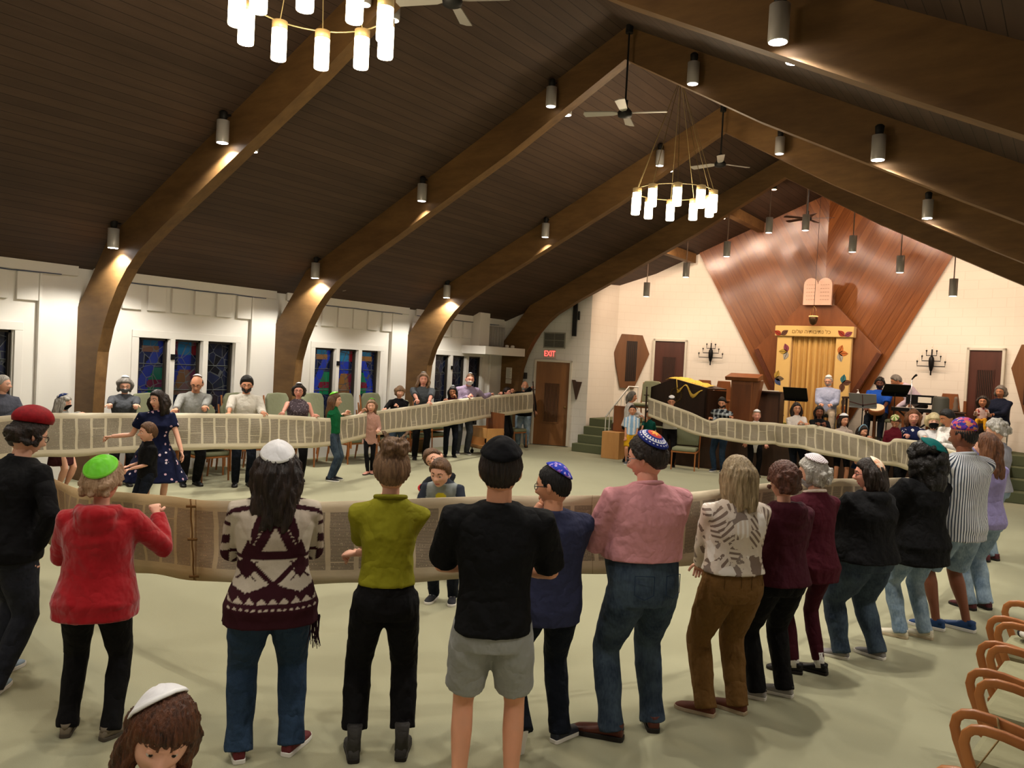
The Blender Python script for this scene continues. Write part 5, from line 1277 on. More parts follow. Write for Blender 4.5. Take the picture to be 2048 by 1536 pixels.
P(1010, 3.62, 0, 872, 'person in black tee and light grey shorts with black kippah, bare legs', sex='m', near=True, w=.93, hs=1.0,
  top=dict(m=BLKT, hem=.475, ease=.022, sleeve=.44, sw=1.3, flare=.05), bottom=dict(type='shorts', m=CL('light_grey_fleece', '8e8f8c', var=.06, fold=.4), hem=.60, flare=.16, width=1.1), shoes=SH(mat('white_trainer', 'd4d0c8', .6), M_WS, sock=CL('white_sock', 'd8d6d0'), sh=.22),
  hair=short('darkbrown', th=.016), kip=kippa(CL('black_velvet_cap', '0a0a0e', fold=.4), tilt=14, ang=56, seams=6), L=(-.10, .34, 1.08, (-1, -.5, -.7)), R=(.10, .32, 1.08, (1, -.5, -.7)), feet=((-.12, 0, 0, 5), (.12, .02, 0, -5)), skn='warm')
P(1120, DF(1504, 1112), 22, 920, 'person in navy tee with sparkly blue kippah and glasses looking left, one heel raised', sex='m', near=True, w=1.06, belly=.03,
  top=dict(m=CL('navy_jersey', '2c2f48', fold=.5), hem=.45, ease=.024, sleeve=.42, sw=1.2, flare=.05), bottom=dict(m=DJEAN, width=1.05, hemw=1.1), shoes=SH(mat('navy_runner', '20242e', .6), M_WS),
  hair=short('black', th=.007), kip=kippa(kp('spark', 'sequin_blue'), tilt=30, ang=46, yaw=20), glasses=GL, yaw=42, pitch=8, L=(.02, .24, 1.30, (-.6, 0, -1)), R=(.10, .36, 1.02), feet=((-.15, -.10, .10, 10, -70), (.13, .05, 0, -60)), skn='warm')
P(1312, DF(1487, 1290), 30, 862, 'person in pink button shirt, blue jeans and brown shoes with star patterned kippah', sex='m', near=True, w=1.16, belly=.045, hs=1.0, vx=.010,
  top=dict(m=CL('pink_oxford', 'c98c92', var=.05, fold=.5), hem=.565, ease=.026, sleeve=.92, sw=1.25, flare=0, collarm=CL('pink_collar', 'd0939a')), bottom=dict(m=MJEAN, width=1.08, hemw=1.15, waist=.60, pockets=True, seam='1c2c42'), shoes=SH(mat('brown_leather', '4a2218', .35), M_BS, style='flat', s=1.12),
  hair=short('darkbrown', th=.020, balls=(30, .018, .010, -.1), bhi=.3), kip=kippa(kp('star', 'crochet_star'), tilt=34, ang=42, yaw=-14), glasses=mat('silver_frame', '8a8a8e', .3, .8), yaw=36, pitch=10, L=(-.12, .36, 1.12, (-.7, -.4, -1)), R=(.10, .38, 1.10, (.5, -.4, -1)), feet=((-.14, .04, 0, 50), (.16, .10, 0, -22)), skn='rosy', lean=3)
P(1488, DF(1440, 1470), 34, 906, 'person in leaf print blouse and khaki trousers with straight blond hair', sex='f', near=True, w=1.18,
  top=dict(m=patterned('leaf_blouse', leafy, .35), hem=.56, ease=.024, sleeve=1, sw=1.2, flare=0, collarm=CL('cream_collar', 'c9c0b4')), bottom=dict(m=CL('khaki_twill', '6b4d28', var=.08, fold=.7), width=1.12, hemw=1.1, waist=.61, pockets=True, seam='4a3418'), shoes=SH(mat('brown_suede', '5c2e1c', .7), mat('gum_sole', 'a8967c', .7)),
  hair=longh('blond', 13, .19, .026, .16, 118, wave=.006), yaw=12, L=('w', 1398, 1140, 5.2, (-.8, -.4, -1)), R=(.12, .34, 1.06), feet=((-.11, .04, 0, 42), (.11, .03, 0, 30)))
P(1582, DF(1404, 1562), 38, 922, 'person in dark maroon hoodie and black trousers with short red brown hair', sex='f', near=True, w=1.12, top=dict(m=CL('maroon_sweat', '3c121e', fold=.5), hem=.49, ease=.030, sleeve=1, sw=1.25, hood=True, flare=0, name='hoodie'), bottom=dict(m=BLKP, width=1.08, hemw=1.1),
  shoes=SH(mat('grey_knit_shoe', '8e8a86', .8), M_WS), hair=short('redbr', th=.030, top=.008, balls=(90, .016, .026, -.45)), yaw=0, L=(-.12, .36, .98), R=(.14, .30, .98), feet=((-.10, .02, 0, 44), (.11, .02, 0, 40)))
P(1652, DF(1356, 1642), 42, 908, 'person in burgundy knit tunic and leggings with wavy grey hair and lace kippah', sex='f', near=True, w=.96, top=dict(m=CL('burgundy_knit', '420f1c', fold=.5), hem=.44, flare=.12, ease=.024, sleeve=1, sw=1.1, collarm=CL('white_roll_collar', 'd8c8bc'), name='sweater'), bottom=dict(m=CL('burgundy_legging', '3a0f1a'), width=.86, hemw=.85, hem=.06),
  shoes=SH(mat('black_flat', '0e0c0e', .5), M_BS, style='flat', sock=CL('white_sock', 'd8d6d0'), sh=.2), hair=dict(m=H_['grey'], line='long', th=.020, balls=(60, .022, .014, -.6), bhi=.35), kip=kippa(kp('lace', 'lace_cap'), tilt=26, ang=40, yaw=-20), mask=CL('pale_mask', 'b8bcc0'), yaw=40, pitch=10, L=(-.12, .38, 1.0), R=(.12, .36, 1.0), feet=((-.08, .05, 0, 46), (.10, .0, 0, 30)), lean=5)
P(1752, DF(1322, 1732), 52, 912, 'person in black hoodie and blue jeans with dark bob and peach satin kippah', sex='f', near=True, w=1.5, belly=.05, top=dict(m=BLKT, hem=.50, ease=.034, sleeve=1, sw=1.35, hood=True, flare=.02, name='hoodie', bust=1.3), bottom=dict(m=MJEAN, width=1.18, hemw=1.1), shoes=SH(mat('grey_runner', '7d7a7a', .8), M_WS),
  hair=longh('darkbrown', 12, .16, .026, .2, 108, wave=.01), kip=kippa(kp('peach', 'peach_satin'), tilt=52, ang=46), glasses=mat('red_frame', '5a1c24', .4), yaw=40, pitch=4, L=(-.12, .40, 1.0), R=(.12, .36, 1.0), feet=((-.13, .05, 0, 32), (.15, -.05, 0, 10)), skn='rosy')
P(1862, DF(1282, 1845), 50, 890, 'person in loose black tee dress with big curly black hair and teal kippah', sex='f', near=True, w=1.14, top=dict(m=BLKT, hem=.40, ease=.05, sleeve=.50, sw=1.6, flare=.16, name='tunic'), bottom=dict(m=LJEAN, width=1.0, hemw=1.1), shoes=SH(mat('cream_trainer', 'cfc7b2', .6), mat('cream_sole', 'b8a88c', .7)),
  hair=dict(m=H_['black'], line='long', th=.03, balls=(150, .034, .055, -.75), locks=(9, .26, .040, .5, 120)), kip=kippa(CL('teal_cap', '0c5a58', fold=.2), tilt=26, ang=36, lift=.050), yaw=20, L=(-.12, .36, 1.0, (-1, -.5, -.5)), R=(.12, .34, 1.0), feet=((-.10, .05, 0, 30), (.10, -.02, 0, 26)), skn='tan')
P(1938, DF(1266, 1912), 50, 834, 'person in blue and white striped shirt and denim shorts with colourful cap', sex='m', near=True, w=1.1, belly=.05, hs=1.0, top=dict(m=patterned('ticking_stripe', stripes('d4d6da', '3c4656', 56, 'x', .42), .3), hem=.44, ease=.035, sleeve=.5, sw=1.5, flare=.05, collarm=CL('stripe_collar', 'b8bcc4')), bottom=dict(type='shorts', m=LJEAN, hem=.52, flare=.15, width=1.15),
  shoes=SH(mat('blue_runner', '1b3c6a', .6), M_WS), hair=short('black', th=.003, top=-.02), kip=kippa(kp('multi', 'bukharan_cap'), tilt=6, ang=66, tall=.03), yaw=12, pitch=6, L=(-.14, .40, 1.08), R=(.14, .36, 1.05), feet=((-.12, .06, 0, 30), (.13, -.03, 0, 20)), skn='brown')
P(1985, DF(1222, 1972), 48, 862, 'person in lavender tee and pale jeans with long auburn hair and patterned mask at right', sex='f', near=True, w=1.1, top=dict(m=CL('lavender_jersey', '8f87b6', fold=.4), hem=.47, ease=.022, sleeve=.5, sw=1.2), bottom=dict(m=LJEAN, width=1.1, hemw=1.1), shoes=SH(mat('maroon_shoe', '4a1c22', .6), M_BS), hair=longh('auburn', 11, .30, .024, .2, 100), mask=CL('print_mask', '8a86b0'), yaw=20, L=(-.1, .38, 1.0), R=(.12, .34, 1.0))
P(2002, 9.6, 60, 836, 'person in grey tee with thick wavy grey hair, rightmost standing at the scroll', sex='f', near=True, w=1.15, top=dict(m=CL('grey_marl', '8a8a94', fold=.3), hem=.50, ease=.022, sleeve=.5, sw=1.2), bottom=dict(m=LJEAN), shoes=SH(mat('maroon_shoe', '4a1c22', .6), M_BS), hair=dict(m=H_['grey'], line='short', th=.028, balls=(60, .026, .022, -.4)), yaw=20, pitch=10, L=(-.1, .38, 1.0), R=(.12, .34, 1.0))
P(356, 2.2, -200, 1424, 'child with brown fringe and white kippah, head only, at the bottom picture edge', sex='c', near=True, hs=1.02, h=1.09, hk=.0, top=dict(m=CL('plum_tee', '5a3a50')), bottom=dict(m=DJEAN), shoes=BLKWS, hair=dict(m=H_['girlbr'], line='fringe', th=.016, locks=(13, .22, .020, .12, 112)), kip=kippa(K_WHITE, seams=4, tilt=48, ang=50, yaw=30, rim=K_RIM), yaw=22, pitch=14, tilt=-12, L=(-.1, .2, .6), R=(.1, .2, .6))
# ------------------------------------------------------------------ two children playing inside the loop
mb_ = P(908, 6.9, 168, 880, 'child in grey and navy tee with yellow print bending forward inside the scroll loop', sex='c', h=1.42, near=True, lean=38, pitch=-8, yaw=-8, top=dict(m=attr_cloth('raglan_jersey', .3), hem=.50, ease=.014, sleeve=.45, sw=1.2), bottom=dict(m=DJEAN), shoes=BLKWS, hair=short('brown', th=.018), R=(.26, .40, .55), L=(-.26, .42, .6), vx=.009)
for c_ in mb_.children:
    if c_.name.startswith('shirt'): dye(c_, raglan_dye)
P(914, 7.6, 165, 0, 'child leaning out sideways behind the bending child in grey tee', sex='c', h=1.27, near=True, side=18, lean=6, top=dict(m=CL('dark_grey_tee', '1c1e24')), bottom=dict(m=DJEAN), shoes=SH(mat('red_shoe', 'b01c24', .5), M_BS), hair=short('brown', th=.018), R=(.10, .16, 1.02, (1, .2, -1)), L=(.1, .3, .7), tilt=30)
o = MB().ball((0, 0, .09), (.16, .12, .09), 12).tube([(-.06, 0, .16), (0, 0, .24), (.06, 0, .16)], .008, 6).build('red_bag', mat('red_nylon', 'b01c24', .5), None, True); place(o, gnd(853, 989)); tag(o, 'small red bag lying on the carpet inside the scroll loop', 'bag')
# ------------------------------------------------------------------ far left row behind the scroll
FD = {}
def bandpt(px, stn, dy=-3, dd=.08):
    s_ = sorted(stn); xs = [q[0] for q in s_]; return ('w', px, float(np.interp(px, xs, [q[1] for q in s_]))+dy, float(np.interp(px, xs, [q[3] for q in s_]))+dd)
B = lambda px, **k: bandpt(px, FARL, **k)
BR = lambda px, **k: bandpt(px, FARR, **k)
P(4, 10.6, 205, 746, 'person with short grey hair cut by the left picture edge beside the dark window', sex='m', top=dict(m=CL('slate_shirt', '4a4c56')), bottom=dict(m=BLKP), shoes=BLKSH, hair=short('grey'), yaw=40)
P(128, 10.75, 236, 786, 'person with long grey curls, blue kippah and black face mask behind the scroll at left', sex='f', w=1.15, top=dict(m=CL('pale_grey_knit', '9a9890')), bottom=dict(type='skirt', m=CL('maroon_skirt', '3c1a1c'), hem=.30, flare=.3), shoes=BLKSH, hair=dict(m=H_['grey'], line='long', th=.024, balls=(60, .026, .018, -.6), locks=(9, .24, .030, .3, 110)), kip=kippa(CL('navy_cap', '1c2c5a'), tilt=30), mask=CL('black_mask', '0c0c0e'), yaw=10, pitch=6, L=B(176), R=(.2, .3, .9))
P(250, 11.7, 182, 750, 'person in grey shirt over red tee with chin length grey hair and grey mask', sex='f', w=1.1, top=dict(m=CL('grey_overshirt', '3c3e42'), ease=.02, hem=.48), bottom=dict(m=BLKP), shoes=BLKSH, hair=longh('greyd', 9, .10, .028, .2, 110), kip=kippa(K_WHITE, tilt=20, ang=32), mask=CL('grey_mask', '77787a'), pitch=18, R=B(215), L=B(268))
dr = P(316, 9.75, 188, 776, 'person in navy floral dress with long dark hair pointing at the scroll text', sex='f', near=True, w=1.08, top=dict(m=patterned('navy_floral', floral('0d1330', 'd8ccd4', 15, .36, 'b88a9c'), .3), hem=.28, flare=1.0, ease=.012, sleeve=.30, sw=1.3, name='dress', bust=1.0, fold=1.6), bottom={}, shoes=BLKSH, hair=longh('darkbrown', 12, .24, .028, .35, 112, wave=.022), yaw=-52, pitch=2, R=('w', 222, 873, 9.6, (.2, -.3, -1)), L=('w', 366, 912, 9.7, (-.6, -.5, -.2)), hcurl=(.3, .9), palm=((1, 0, 0), (0, .4, -1)))
o = MB().tube([at(208, 871, 9.57), at(184, 874, 9.55)], [.006, .0035], 6).build('torah_pointer', mat('silver', 'c8c8cc', .25, .9)); tag(o, 'thin silver reading pointer held towards the scroll text', 'pointer')
P(302, 9.3, 112, 846, 'child in black shirt standing in front of the floral dress, looking left', sex='c', near=True, w=1.1, top=dict(m=BLKT, ease=.02, sleeve=.5, sw=1.4, hem=.46), bottom=dict(m=DJEAN), shoes=BLKWS, hair=short('brown', th=.018), yaw=-8, R=(.16, .16, .66), L=(-.06, .22, .66))
P(386, 12.0, 196, 770, 'balding person in light grey sweater with white kippah and glasses looking down', sex='m', w=1.08, belly=.02, lean=14, h=1.70, top=dict(m=CL('heather_sweater', '8a8a86'), ease=.02, sleeve=1), bottom=dict(m=BLKP, width=1.1), shoes=BLKSH, hair=dict(m=H_['darkbrown'], line='bald', th=.010), kip=kippa(K_WHITE, tilt=34, ang=40), glasses=GL, yaw=-24, pitch=16, skn='warm', L=B(404), R=B(345, dy=6))
P(492, 12.2, 186, 748, 'bearded person in cream sweater with glasses and dark hair', sex='m', top=dict(m=CL('cream_knit', 'c8c2b6', fold=.5), ease=.022, sleeve=.75, sw=1.15, hem=.50), bottom=dict(m=DJEAN), shoes=BLKSH, hair=short('black', th=.02, top=.012), beard=H_['black'], glasses=GL, lean=7, yaw=-6, pitch=4, L=B(526), R=B(455, dy=8), skn='warm')
P(598, 12.95, 184, 764, 'person in grey sleeveless print blouse with dark bob and glasses', sex='f', w=1.16, top=dict(m=patterned('grey_print', floral('4c4248', '8c8088', 40, .45), .3), ease=.014, sleeve=0, hem=.50, bust=1.1), bottom=dict(m=BLKP), shoes=BLKSH, hair=longh('darkbrown', 9, .08, .028, .2, 105), kip=kippa(K_WHITE, tilt=6, ang=30), glasses=mat('brown_frame', '4a2c20', .4), L=B(630), R=B(560, dy=6), yaw=-6, skn='rosy')
P(670, DF(962, 665), 252, 780, 'child in green cardigan and jeans with very long brown hair and green kippah, facing right', sex='c', w=1.0, h=1.46, top=dict(m=CL('green_cardigan', '0f5a34'), ease=.016, hem=.52), bottom=dict(m=MJEAN, width=.95), shoes=SH(mat('black_canvas', '14141a', .7), M_WS), hair=longh('brown', 11, .34, .024, .15, 100), kip=kippa(K_GREEN, tilt=18, ang=38), L=B(690), R=B(682), yaw=4, skn='pale')
P(745, DF(948, 745), 176, 797, 'small child in cream top, pink tunic and black leggings with green kippah', sex='c', w=.92, top=dict(m=CL('pink_tunic', 'b48a7c'), hem=.40, flare=.35, ease=.014), bottom=dict(m=BLKP, width=.8, hemw=.8), shoes=SH(mat('pink_flat', 'b07a6a', .5), M_BS, style='flat'), hair=longh('lightbr', 9, .16, .026, .2, 105), kip=kippa(K_GREEN, tilt=22, ang=36), R=B(724), L=(-.15, .25, .8), feet=((-.05, .0, 0, 10), (.0, .12, 0, -25)), skn='pale')
P(798, 15.4, 196, 768, 'person in black long sleeved top with short light brown bob looking at the viewer', sex='f', w=1.05, lean=6, top=dict(m=BLKT, ease=.016), bottom=dict(m=MJEAN), shoes=BLKWS, hair=longh('lightbr', 9, .07, .026, .15, 105, line='fringe'), R=B(768, dy=0), L=B(796), yaw=-4)
P(846, 16.5, 190, 743, 'long haired person in grey polo shirt with pale kippah', sex='m', w=.98, top=dict(m=CL('slate_polo', '4c5054'), ease=.018, sleeve=.46, sw=1.2), bottom=dict(m=BLKP), shoes=BLKSH, hair=longh('lightbr', 11, .26, .028, .4, 110, wave=.02), kip=kippa(K_WHITE, tilt=14, ang=26), R=B(838), L=B(858), yaw=-6, skn='rosy')
P(906, 17.2, 184, 770, 'person in maroon top with long black hair beside the white masked person', sex='f', w=.95, top=dict(m=CL('maroon_top', '3a1018')), bottom=dict(m=DJEAN), shoes=BLKSH, hair=longh('black', 10, .24, .026, .25, 108), kip=kippa(K_WHITE, tilt=20, ang=26), R=B(893), L=B(912), skn='tan', pitch=6, yaw=-8)
P(930, 17.8, 196, 746, 'person in lilac shirt and white face mask reaching along the scroll', sex='m', lean=12, side=-4, h=1.84, top=dict(m=CL('lilac_check', '8a7a90'), ease=.024, sw=1.2), bottom=dict(m=CL('grey_trouser', '3e4248')), shoes=BLKWS, hair=short('brown', th=.006), kip=kippa(K_WHITE, tilt=10, ang=24), mask=CL('white_mask', 'd4d4d4'), R=B(936), L=B(980), skn='rosy', yaw=-4)
P(1014, 19.2, 240, 769, 'child with dark hair in black clothes looking right beside the man at the exit door', sex='c', h=1.52, top=dict(m=BLKT), bottom=dict(m=BLKP), shoes=BLKSH, hair=short('darkbrown', th=.02), R=B(1002), L=B(1024), skn='rosy')
P(1050, 20.0, 178, 760, 'balding person in black jacket and blue jeans holding the scroll end beside the exit door', sex='m', w=1.12, belly=.02, top=dict(m=BLKT, ease=.03, hem=.47, sw=1.2, name='jacket'), bottom=dict(m=LJEAN, width=1.1), shoes=BLKSH, hair=dict(m=H_['darkbrown'], line='bald', th=.006), beard=H_['grey'], L=('w', 1070, 824, 19.6), R=('w', 1062, 776, 19.7, (.0, -.2, -1)), skn='warm', yaw=8)
# ------------------------------------------------------------------ far right group before the platform
P(1260, 17.9, 262, 780, 'person in white top and black trousers with grey dark ponytail, beside the stairs', sex='f', top=dict(m=CL('white_jersey', 'c4beb8'), ease=.02, hem=.50), bottom=dict(m=BLKP, width=.9), shoes=BLKSH, hair=longh('greyd', 5, .16, .026, .1, 40), L=('w', 1290, 838, 17.65), R=('w', 1278, 832, 17.6), skn='warm', lean=4)
sb = P(1268, 17.5, 178, 809, 'child in sky blue and white striped football shirt and yellow shorts', sex='c', top=dict(m=attr_cloth('football_shirt', .3), ease=.014, sleeve=.45, sw=1.3, hem=.48), bottom=dict(type='shorts', m=CL('yellow_short', 'c89818'), hem=.55, flare=.2), shoes=SH(mat('grey_shoe', '4a4c50', .6), M_WS), hair=short('darkbrown'), L=(-.12, .1, .55), R=(.12, .1, .55), skn='warm')
for c_ in sb.children:
    if c_.name.startswith('shirt'): dye(c_, soccer_dye)
P(1302, 17.9, 184, 832, 'small child in teal tee and black shorts behind the scroll end', sex='c', h=1.18, top=dict(m=CL('teal_tee', '12564e'), sleeve=.45), bottom=dict(type='shorts', m=BLKP, hem=.5), shoes=BLKWS, hair=short('darkbrown'), L=(-.15, .1, .7), skn='warm')
P(1345, 17.5, 180, 786, 'person in white shirt and white kippah with hands raised to the face', sex='m', h=1.55, top=dict(m=CL('white_shirt', 'cfccc8'), ease=.02), bottom=dict(m=BLKP), shoes=BLKSH, hair=short('black'), kip=kippa(K_WHITE, tilt=-4, ang=40), pitch=18, L=(-.03, .16, 1.28), R=(.03, .16, 1.28), skn='warm')
P(1447, 16.95, 160, 792, 'person in dark plaid shirt and jeans looking down at the scroll', sex='m', w=1.0, top=dict(m=patterned('plaid_flannel', plaid_fn), ease=.022, sw=1.2, hem=.5), bottom=dict(m=JEAN), shoes=SH(mat('navy_shoe', '1a2230', .6), M_WS), hair=short('black', th=.02), beard=H_['black'], pitch=14, yaw=10, L=BR(1425), R=BR(1470), skn='warm')
P(1517, 16.5, 188, 824, 'child in white shirt with white kippah looking over the scroll', sex='c', h=1.38, top=dict(m=CL('white_shirt', 'cfccc8'), hem=.36, flare=.1), bottom=dict(m=BLKP), shoes=BLKSH, hair=short('straw', th=.010), kip=kippa(K_WHITE, tilt=4, ang=50), L=(-.2, .1, .7), R=(.2, .1, .7), skn='rosy')
P(1600, 15.85, 206, 796, 'person in white long sleeved top with dark wavy hair and glasses leaning towards her neighbour', sex='f', h=1.60, top=dict(m=CL('ivory_top', 'c9bfb6'), ease=.016), bottom=dict(m=DJEAN), shoes=BLKSH, hair=longh('darkbrown', 10, .22, .026, .25, 108), glasses=GL, yaw=-10, side=4, R=BR(1596), L=BR(1612), skn='warm')
P(1643, 15.6, 146, 802, 'person in black top with black hair tied back looking left', sex='f', h=1.56, top=dict(m=BLKT, ease=.02, sw=1.2), bottom=dict(m=BLKP), shoes=BLKSH, hair=longh('black', 7, .20, .026, .1, 60), yaw=42, L=BR(1652), R=BR(1636), skn='brown')
P(1692, 15.2, 188, 825, 'child with white kippah, dark hair and pale pink tee, bare legs below the scroll', sex='c', w=.9, top=dict(m=CL('pale_pink_tee', 'b8a69a'), sleeve=.45), bottom=dict(type='shorts', m=BLKP, hem=.55), shoes=BLKWS, hair=longh('darkbrown', 8, .16, .024, .15, 100), kip=kippa(K_WHITE, tilt=6, ang=50), yaw=24, L=(-.12, .2, .75), R=(.12, .2, .75), skn='warm')
P(1731, 14.85, 196, 850, 'small child with long dark hair, pale blue headband and dark floral skirt', sex='c', w=.92, top=dict(m=CL('dark_plum_top', '2c1420')), bottom=dict(type='skirt', m=patterned('blue_floral_skirt', floral('161e38', '8a94a8', 22, .36), .3), hem=.36, flare=.8), shoes=BLKSH, hair=longh('darkbrown', 10, .26, .024, .2, 105), yaw=22, pitch=6, L=BR(1738), R=BR(1722), skn='warm',
  extras=lambda P0, HM, T, a_, l_, h: MB().tube([HM@Vector((.098*math.cos(t), .012, .005+.135*math.sin(t))) for t in [math.pi*k/12 for k in range(13)]], .010, 6).build('headband', CL('pale_blue_band', '8ab0c8'), P0, True))
P(1796, 14.9, 170, 821, 'child in red sweater with patterned green and cream kippah bowing the head', sex='c', h=1.50, pitch=34, top=dict(m=CL('red_sweater', '5c1420')), bottom=dict(m=BLKP), shoes=BLKSH, hair=short('redbr', th=.02), kip=kippa(kp('kidcap', 'patterned_cap'), tilt=-8, ang=44), L=(-.1, .25, .9), R=(.1, .25, .9), skn='warm')
P(1832, 13.9, 160, 820, 'person in navy and white print top with shoulder length reddish blond hair', sex='f', w=1.1, top=dict(m=patterned('navy_white_print', floral('10183c', 'd0ccc8', 12, .42), .3)), bottom=dict(m=BLKP), shoes=BLKSH, hs=1.15, hair=longh('auburn', 10, .14, .030, .3, 106), yaw=28, L=BR(1842), R=BR(1822), skn='rosy')
P(1872, 13.1, 186, 826, 'person with platinum blond bob and black face mask in white tee', sex='f', w=1.12, top=dict(m=CL('white_tee', 'ccc8c6'), ease=.02, sleeve=.5, sw=1.2), bottom=dict(m=BLKP), shoes=BLKSH, hs=1.12, hair=longh('platin', 10, .08, .032, .25, 108, line='fringe'), mask=CL('black_mask', '0c0c0e'), L=BR(1880), R=BR(1862), skn='pale')
P(1920, 12.5, 122, 812, 'person in white shirt with short dark hair bending over the scroll at right', sex='m', w=1.0, lean=12, h=1.74, pitch=16, top=dict(m=CL('white_linen', 'd0cac4'), ease=.026, sw=1.3), bottom=dict(m=BLKP), shoes=BLKSH, hair=short('black', th=.02), L=BR(1886), R=BR(1878), skn='tan')
# ------------------------------------------------------------------ people on the platform
SEAT = BZ+.47
def sit(px, D, rel, label, h, **k):
    return P(px, D, rel, 0, label, zg=BZ, h=h, zp=.55, hip_y=-.12, feet=((-.14, .34, 0, 6), (.14, .34, 0, -6)), **k)
sit(1656, 18.6, 176, 'seated person in pale blue shirt with white kippah and grey beard before the gold curtain', 1.72, sex='m', w=1.1, top=dict(m=CL('pale_blue_oxford', 'a0aac8'), ease=.024, sw=1.3, hem=.5), bottom=dict(m=CL('stone_chino', 'a09484')), shoes=BLKSH, hair=short('grey'), kip=kippa(K_WHITE, tilt=2, ang=44), glasses=GL, beard=H_['grey'], L=(-.1, .22, .72), R=(.1, .24, .72), pitch=10, yaw=-8)
sit(1758, 18.0, 170, 'seated person in bright blue tee with beard and black curls playing a small drum', 1.74, sex='m', w=1.15, top=dict(m=CL('royal_tee', '1a4aa8'), ease=.024, sleeve=.45, sw=1.3), bottom=dict(m=DJEAN), shoes=BLKSH, hair=dict(m=H_['black'], line='short', th=.024, balls=(40, .024, .015, 0)), beard=H_['black'], L=(-.16, .32, .70), R=(.16, .34, .70), skn='dark', yaw=12)
P(1846, 17.2, 100, 0, 'person in lilac shirt bowing low over the keyboard to the right', zg=BZ, h=1.70, sex='m', lean=46, pitch=0, top=dict(m=CL('pale_lilac', 'b8aab8'), ease=.03, sw=1.3), bottom=dict(m=BLKP), shoes=BLKSH, hair=short('greyd', th=.018), L=(-.2, .5, .75), R=('w', 1860, 824, 17.2), skn='tan')
sit(1998, 15.9, 160, 'seated person in dark blue clothes holding a toddler beside the right chancel door', 1.66, sex='f', w=1.15, top=dict(m=CL('midnight_top', '141a2c'), ease=.02), bottom=dict(m=BLKP), shoes=BLKSH, hair=longh('greyd', 8, .10, .026, .2, 100), L=(-.05, .3, .78), R=(.16, .3, .78), skn='tan', pitch=6)
P(1968, 15.55, 176, 0, 'toddler in red and white floral top and yellow trousers sitting on a lap', zg=BZ+.42, h=.84, hip_y=-.05, sex='c', hs=1.05, zp=.22, feet=((-.08, .2, .02, 10), (.08, .2, .0, -10)), top=dict(m=patterned('red_floral', floral('b8a09a', '7a2a2a', 16, .45), .3), ease=.02), bottom=dict(m=CL('mustard_legging', 'c08a1c')), shoes=SH(mat('tan_shoe', '6a4a30', .6), M_BS), hair=longh('darkbrown', 8, .12, .03, .3, 105), L=(-.1, .12, .4), R=(.1, .12, .4), skn='tan')
# ------------------------------------------------------------------ chairs
CHW = wood('chair_oak', '8a4e22', 'b0703a', .4, (1, 1, .2), 10, None, .08, .5); CHF = CL('sage_upholstery', '7d8067', var=.12, fold=.12); SEATM = CL('beige_green_upholstery', '8d8a6c', var=.1, fold=.12)
def stack_chair():
    e = empty('upholstered_chair', (0, 0, 0))
    ringm = MB(); ringm.box(-.25, .25, -.24, .24, .40, .48); ringm.build('seat', CHF, e, bevel=.03)
    bk = MB(); pts = [(-.24, .50), (.24, .50), (.255, .93), (.20, 1.02), (0, 1.035), (-.20, 1.02), (-.255, .93)]
    R_ = Matrix.Translation((0, -.25, .45))@Matrix.Rotation(.12, 4, 'X')@Matrix.Translation((0, 0, -.45)); bk.prism(pts, 1, -.035, .035, 0, R_); bk.build('backrest', CHF, e, bevel=.02)
    for sx in (-1, 1):
        MB().tube([(sx*.245, .20, .42), (sx*.245, .22, 0)], [(.022, .016), (.016, .014)], 6).build('leg', CHW, e)
        MB().tube([(sx*.262, -.36, .98), (sx*.262, -.27, .45), (sx*.262, -.34, 0)], [(.016, .014), (.024, .016), (.016, .014)], 6).build('leg', CHW, e)
        MB().tube([(sx*.262, -.26, .40), (sx*.255, .22, .38)], [(.022, .012), (.022, .012)], 6).build('seat_rail', CHW, e)
    MB().tube([(-.25, .21, .385), (.25, .21, .385)], .018, 6).build('front_rail', CHW, e)
    return e
sc0 = None; k_ = 0
SPOTS = [(-11.75, 4.55, 2), (-11.55, 6.85, 3), (-11.1, 7.5, 2), (-11.6, 7.75, 3), (-11.6, 8.5, 3), (-11.55, 9.35, 3), (-11.5, 10.1, 3), (-11.45, 10.85, 3), (-11.5, 11.65, 3), (-11.5, 12.6, 2), (-11.6, 13.4, 2), (-11.3, 16.2, 1)]
BESIDE = ['at the far left edge', 'under the first full window', 'standing forward beside the bearded one', 'behind the bearded one in cream', 'before the second brown arch', 'left of the second full window', 'under the second full window', 'right of the second full window', 'before the third brown arch', 'behind the long haired one', 'under the last window', 'near the exit door']
for (x, y, n), bs in zip(SPOTS, BESIDE):
    for q in range(n):
        o = sc0 if sc0 is None else copy_tree(sc0)
        if sc0 is None: sc0 = o = stack_chair()
        place(o, (x+q*.04, y, q*.155), -math.pi/2+.06*math.sin(k_*3)); k_ += 1
        tag(o, 'sage green chair, %s %s' % (['lowest of its stack', 'second up in its stack', 'topmost of its stack'][q] if n > 1 else 'single', bs), 'chair', 'stacked green chairs along the left wall')
o = copy_tree(sc0); place(o, (-6.75, 16.15, 0), math.pi+.25); tag(o, 'sage green chair standing against the dark platform front', 'chair')
o = copy_tree(sc0); place(o, (-8.5, 17.75, BZ), math.pi); tag(o, 'sage green chair on the platform behind the white railing', 'chair')
